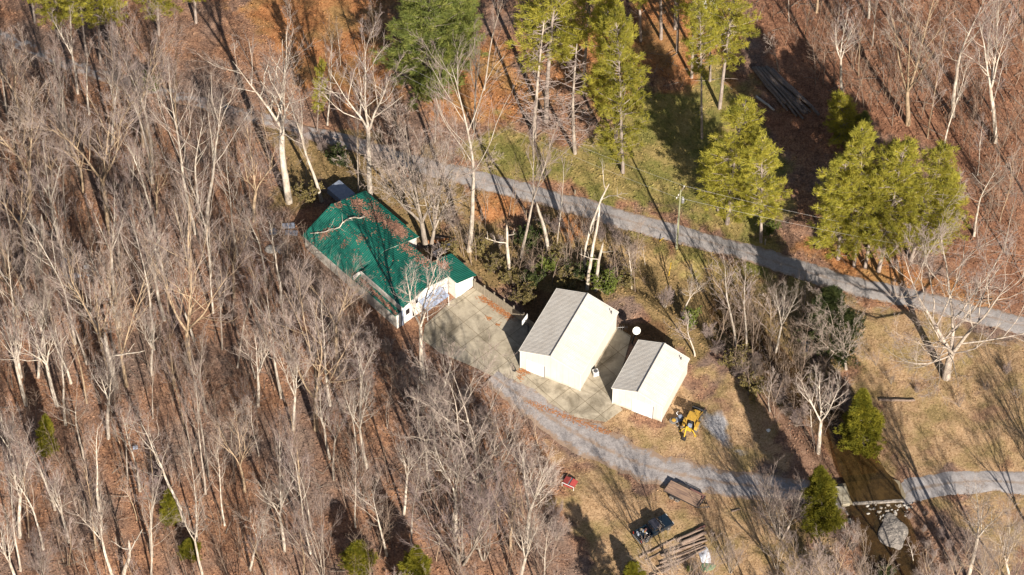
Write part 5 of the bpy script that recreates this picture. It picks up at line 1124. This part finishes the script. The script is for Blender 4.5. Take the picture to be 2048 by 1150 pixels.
mb = MB(); mb.tube([(2.3, -.8, .95), (2.55, -1.05, 1.75)], .035, 6); mb.build('lever', M['rust'], t)
mb = MB(); mb.box((-1.65, 0, .95), (.3, .8, .4)); mb.tube([(-1.7, 0, 1.0), (-2.0, .05, 2.0), (-2.35, .1, 2.3)], .12, 6); mb.build('boom', Y2, t)
mb = MB(); mb.tube([(-2.35, .1, 2.35), (-2.75, .12, 1.35), (-2.9, .14, .75)], [.11, .1, .08], 6); mb.tube([(-2.1, .05, 2.2), (-2.5, .1, 1.5)], .05, 6); mb.build('stick', Y2, t)
mb = MB(); mb.prism([(-2.75, .75), (-2.65, .25), (-2.85, .08), (-3.15, .12), (-3.2, .25), (-2.95, .25), (-2.9, .75)], .40, -.12); mb.build('digging_bucket', M['dark_metal'], t)
# small machine beside it
c = P(1353, 842, .3); t = thing('small_machine', 'small dark wheeled machine with round yellow cap between shed and backhoe', 'machine', (c[0], c[1], gz(c[0], c[1])), math.radians(20))
mb = MB(); mb.box((.3, 0, .5), (1.0, .7, .25)); mb.box((.6, .05, .85), (.6, .55, .5)); mb.build('engine_block', M['blue_grey'], t, .04)
mb = MB(); mb.disc_stack((-.5, 0, .55), (0, 0, 1), [(-.3, .3), (.0, .55), (.12, .55), (.16, .4)], 18); mb.build('drum', M['dust_rubber'], t)
mb = MB(); mb.disc_stack((-.45, -.05, .78), (0, 0, 1), [(0, .28), (.08, .28), (.12, .2), (.13, .05)], 16); mb.build('cap', Y1, t)
mb = MB(); mb.tube([(-.3, -.5, .3), (-.2, -.9, .25), (.15, -.6, .5)], .07, 6); mb.tube([(.4, .4, .9), (.2, .7, 1.2), (.5, .75, 1.3)], .05, 6); mb.build('hose', M['steel'], t)
for x_, s in ((.75, -1), (.75, 1), (-.1, 1)): wheel(t, (x_, s*.42, .28), .28, .18, M['black_rubber'], M['steel'])
# red implement
c = P(1140, 970); RS = .85; t = thing('red_implement', 'red panelled implement with white pipe frame on the grass at the wood edge', 'implement', (c[0], c[1], gz(c[0], c[1])), math.radians(-28))
for s in (-1, 1): mb = MB(); mb.box((s*.62, 0, .75), (.95, 1.5, .07), ry=s*.25); mb.build('panel', M['red'], t, .02)
mb = MB(); mb.box((0, .05, .72), (.3, 1.5, .1)); mb.box((0, .6, .55), (.3, .3, .4)); mb.build('trough', M['steel'], t)
mb = MB(); mb.tube([(-1.0, -.85, .0), (-1.0, -.85, .95), (1.05, -.85, .95), (1.05, -.85, 0)], .05, 6); mb.build('pipe_frame', M['white_paint'], t)
for x_ in (-.9, .9): mb = MB(); mb.tube([(x_, .65, 0), (x_, .65, .7)], .04, 6); mb.build('leg', M['dark_metal'], t)
mb = MB(); mb.box((0, -.4, .35), (1.5, .8, .3)); mb.build('lower_box', M['red'], t, .03); t.scale = (RS, RS, RS)

# ------------------------------------------------------------------ logs
def log(name, a, b, r, mat, label, group, z=0, seed=0):
    q = np.random.RandomState(seed); a, b = np.array(a[:2]), np.array(b[:2]); n = 7; pts = []
    for i in range(n): t_ = i/(n-1); p = a+(b-a)*t_+q.normal(size=2)*.03; pts.append((p[0], p[1], gz(p[0], p[1])+r*.9+z))
    mb = MB(); mb.tube(pts, [r*(1.05-.25*i/(n-1)) for i in range(n)], 9); o = mb.build(name, mat); o.data.polygons.foreach_set('use_smooth', [len(p.vertices) == 4 for p in o.data.polygons]); return tag(o, label, 'log', group)
for i, (x0, y0, x1, y1, r) in enumerate(((1278, 1117, 1352, 1078, .15), (1352, 1083, 1408, 1058, .30), (1362, 1092, 1412, 1068, .36), (1340, 1102, 1410, 1077, .17), (1322, 1114, 1414, 1083, .2), (1318, 1128, 1412, 1092, .16), (1310, 1140, 1410, 1100, .17), (1300, 1156, 1376, 1118, .2), (1320, 1150, 1412, 1098, .22), (1335, 1112, 1408, 1084, .12), (1330, 1121, 1405, 1090, .11), (1326, 1135, 1408, 1097, .13), (1290, 1122, 1345, 1096, .1))):
    log('log', P(x0, y0), P(x1, y1), r*.88, M['log'], ['long thin log lying alone at the front of the pile near the pickup', 'reddish log at the top of the pile nearest the trailer', 'thickest log in the pile, lying near its right end', 'thin log just below the thickest log', 'fifth log down, with dark end face', 'slender log in the middle of the lower pile', 'slender log second from the bottom of the pile', 'log at the lower left end of the pile on the bottom edge', 'pale long log along the lower side of the pile'][i] if i < 9 else 'thin grey pole lying between the larger logs of the pile by the pickup', 'logs by the pickup', .1 if i in (2, 4) else 0, i)
log('log', P(1392, 1064), P(1410, 1052), .22, M['rust'], 'short rusty brown chunk above the log pile', 'logs by the pickup', 0, 30)
log('log', P(855, 487), P(898, 482), .35, M['leaf_orange'], 'short cut orange log beside the massive tree at the green roof', 'cut logs', 0, 31); log('log', P(870, 478), P(903, 484), .3, M['log'], 'cut log half hidden behind the orange one', 'cut logs', 0, 32)
rq = random.Random(6)
for i in range(22):
    t_ = i/21; x0 = 1508+34*t_+rq.uniform(-4, 4); y0 = 138+10*t_+rq.uniform(-5, 5); L_ = rq.uniform(.65, 1.05)
    log('log', P(x0, y0), P(x0+76*L_+18*t_, y0+96*L_-10*t_), rq.uniform(.14, .3), M['log_grey'], 'long grey log in the big stack shaded by pines at the top right', 'shaded log stack', .25*(i % 3), 50+i)
log('log', P(1512, 195), P(1548, 222), .2, M['rock_pale'], 'pale bent log at the left side of the shaded stack', 'shaded log stack edge', .2, 90)
log('fallen_log', P(1758, 799), P(1830, 800), .2, M['log'], 'fallen pale log on the dry field right of the creek cedar', None, 0, 91)
log('fallen_log', P(38, 438), P(102, 472), .3, M['log_grey'], 'mossy dark fallen log lying in the left woods', None, 0, 92)
log('fallen_log', P(1462, 1024), P(1480, 1019), .12, M['log'], 'short stick log on the grass right of the trailer', None, 0, 93)
# branch lying over the roof
q = np.random.RandomState(3); T_ = Tubes(); key = [onroof(.6, -4.9), onroof(2.4, -3.2), onroof(3.4, -1.6), onroof(3.6, .1), onroof(4.4, 2.4)]
pts = np.array([[np.interp(t_, np.linspace(0, 1, 5), [k_[i] for k_ in key]) for i in range(3)] for t_ in np.linspace(0, 1, 13)])+q.normal(size=(13, 3))*.08+[0, 0, .15]; T_.add(pts, np.linspace(.05, .12, 13), 6)
for k in range(16):
    p, tn = along(pts, q.uniform(.05, .98)); a_, r_ = grow(q, p, side_dir(q, tn, .8), q.uniform(.7, 2.4), .035, .012, 5, .12, 0); a_[:, 2] = np.maximum(a_[:, 2], [0]*6); T_.add(a_, r_, 4)
tag(obj('fallen_branch', T_.mesh('fallen_branch'), M['bark_white']), 'fallen forked branch lying across the ridge of the green roof', 'branch')

# ------------------------------------------------------------------ junk, tarps, rocks
def flatbox(name, px, py, d, rz, mat, label, cat):
    B = P(px, py); mb = MB(); mb.box((0, 0, d[2]/2), d); o = mb.build(name, mat, None, .05); o.location = (B[0], B[1], gz(B[0], B[1])); o.rotation_euler = (0, 0, rz); return tag(o, label, cat)
flatbox('mattress', 577, 453, (1.9, .9, .3), .1, M['blue_grey'], 'upper of two blue-grey mattresses left of the green roof', 'mattress')
flatbox('mattress', 583, 467, (1.8, .8, .3), -.1, M['blue_grey'], 'lower of two blue-grey mattresses left of the green roof', 'mattress')
lumpy('tarp_heap', tuple(P(565, 502)), .95, M['tarp_grey'], 'crumpled grey tarp heap in the brush left of the house', 'tarp', (1, .8, .6), 5)
lumpy('junk_bag', tuple(P(546, 464)), .6, M['tarp_grey'], 'dark grey bag left of the two mattresses', 'bag', (1, .8, .7), 6)
lumpy('dirt_mound', tuple(P(541, 500)), .8, M['rock_pale'], 'small pale rubble mound in the brush left of the grey tarp', 'mound', (1.2, .9, .3), 7)
lumpy('white_sheet', tuple(P(146, 552)), .7, M['tarp_white'], 'white crumpled sheet on the floor of the left woods', 'sheet', (1.6, .7, .35), 8)
lumpy('white_sheet', tuple(P(178, 551)), .4, M['tarp_white'], 'smaller white scrap right of the crumpled sheet in the left woods', 'sheet', (1, .7, .4), 9)
flatbox('flat_box', 173, 536, (.8, .5, .3), .2, M['tarp_white'], 'pale flat box above the white scraps in the left woods', 'box')
flatbox('panel', 128, 526, (.7, 1.6, .25), -.2, M['blue_grey'], 'pale blue panel leaning among trees above the white sheet', 'panel')
flatbox('cooler', 271, 897, (.7, .4, .4), .2, M['blue_grey'], 'small blue-grey box against a trunk in the lower left woods', 'box')
lumpy('white_bag', tuple(P(1612, 690)), .8, M['tarp_white'], 'white bag lying at the foot of the big dark evergreen', 'bag', (.7, 1.2, .5), 10)
lumpy('white_tarp', tuple(P(1408, 1112)), .9, M['tarp_white'], 'crumpled white plastic below the right end of the log pile', 'tarp', (.8, 1.4, .35), 11)
lumpy('green_tarp', tuple(P(1414, 1134)), .7, M['tarp_green'], 'pale green tarp on the ground at the bottom edge', 'tarp', (1.3, 1, .3), 12)
flatbox('covered_stack', 683, 392, (3.6, 2.4, 1.2), math.radians(-47), M['blue_grey'], 'grey covered stack in deep shade behind the green roof', 'stack')
B = P(885, 505); mb = MB(); mb.box((0, 0, .5), (3.0, .7, .8)); o = mb.build('white_bench', M['tarp_white'], None, .05); o.location = (B[0], B[1], gz(B[0], B[1])); o.rotation_euler = (0, 0, math.radians(38)); tag(o, 'long pale box in the shade behind the garage roof', 'box')
lumpy('white_pail', tuple(P(1537, 861)), .25, M['white_paint'], 'tiny white scrap inside the large shadow by the creek bank', 'scrap', (1, 1, .8), 13)
B = P(1789, 1057); lumpy('boulder', (B[0], B[1], -.85), 1.95, M['boulder'], 'large flat grey boulder in the creek below the ford', 'boulder', (.9, 1.45, .22), 33, 4, .055)
for px, py, r, lab in ((1700, 1033, .85, 'grey concrete slab piece at the lower left of the ford'), (1716, 1016, .6, 'broken concrete chunk at the left ford edge'), (1698, 1014, .8, 'flat concrete fragment below the ford approach'), (1735, 1010, .55, 'upright stone below the ford lip')):
    B = P(px, py); lumpy('broken_concrete', (B[0], B[1], gz(B[0], B[1])+.1), r*.8, M['boulder'], lab, 'rubble', (1.2, .8, .3), int(px), 2)
rk = random.Random(14); protos = [lumpy('rock', (0, 0, 0), .19, M['rock_pale'] if i % 2 else M['rock'], 'pale rock in the rubble scattered below the ford', 'rock', (1, .8, .7), 60+i, 2) for i in range(5)]
for i in range(52):
    o = protos[i] if i < 5 else copy_tree(protos[rk.randrange(5)])
    px, py = (rk.gauss(1768, 16), rk.gauss(1022, 10)) if i % 3 else (rk.gauss(1806, 14), rk.gauss(1010, 6)); py = max(py, 1009); B = P(px, py, -.8); o.location = (B[0], B[1], max(gz(B[0], B[1]), -1.05)+.06); s = rk.uniform(.5, 1.5); o.scale = (s, s, s); o.rotation_euler = (0, 0, rk.uniform(0, 6)); o['group'] = 'ford rubble'
rs = [copy_tree(protos[1]) for _ in range(5)]
for o, (px, py) in zip(rs, ((1764, 948), (1771, 953), (1778, 950), (1757, 955), (1784, 958))): B = P(px, py); o.location = (B[0], B[1], gz(B[0], B[1])+.1); o['label'] = 'white stone at the upper right edge of the ford water'; o['group'] = 'stones above the ford'

# ------------------------------------------------------------------ tidy: prototypes that were never planted, helper properties
for l in PRO.values():
    for r in l:
        if r.name not in USED:
            for ch in list(r.children): bpy.data.objects.remove(ch)
            bpy.data.objects.remove(r)
for o in bpy.data.objects:
    if 'H' in o.keys(): del o['H']
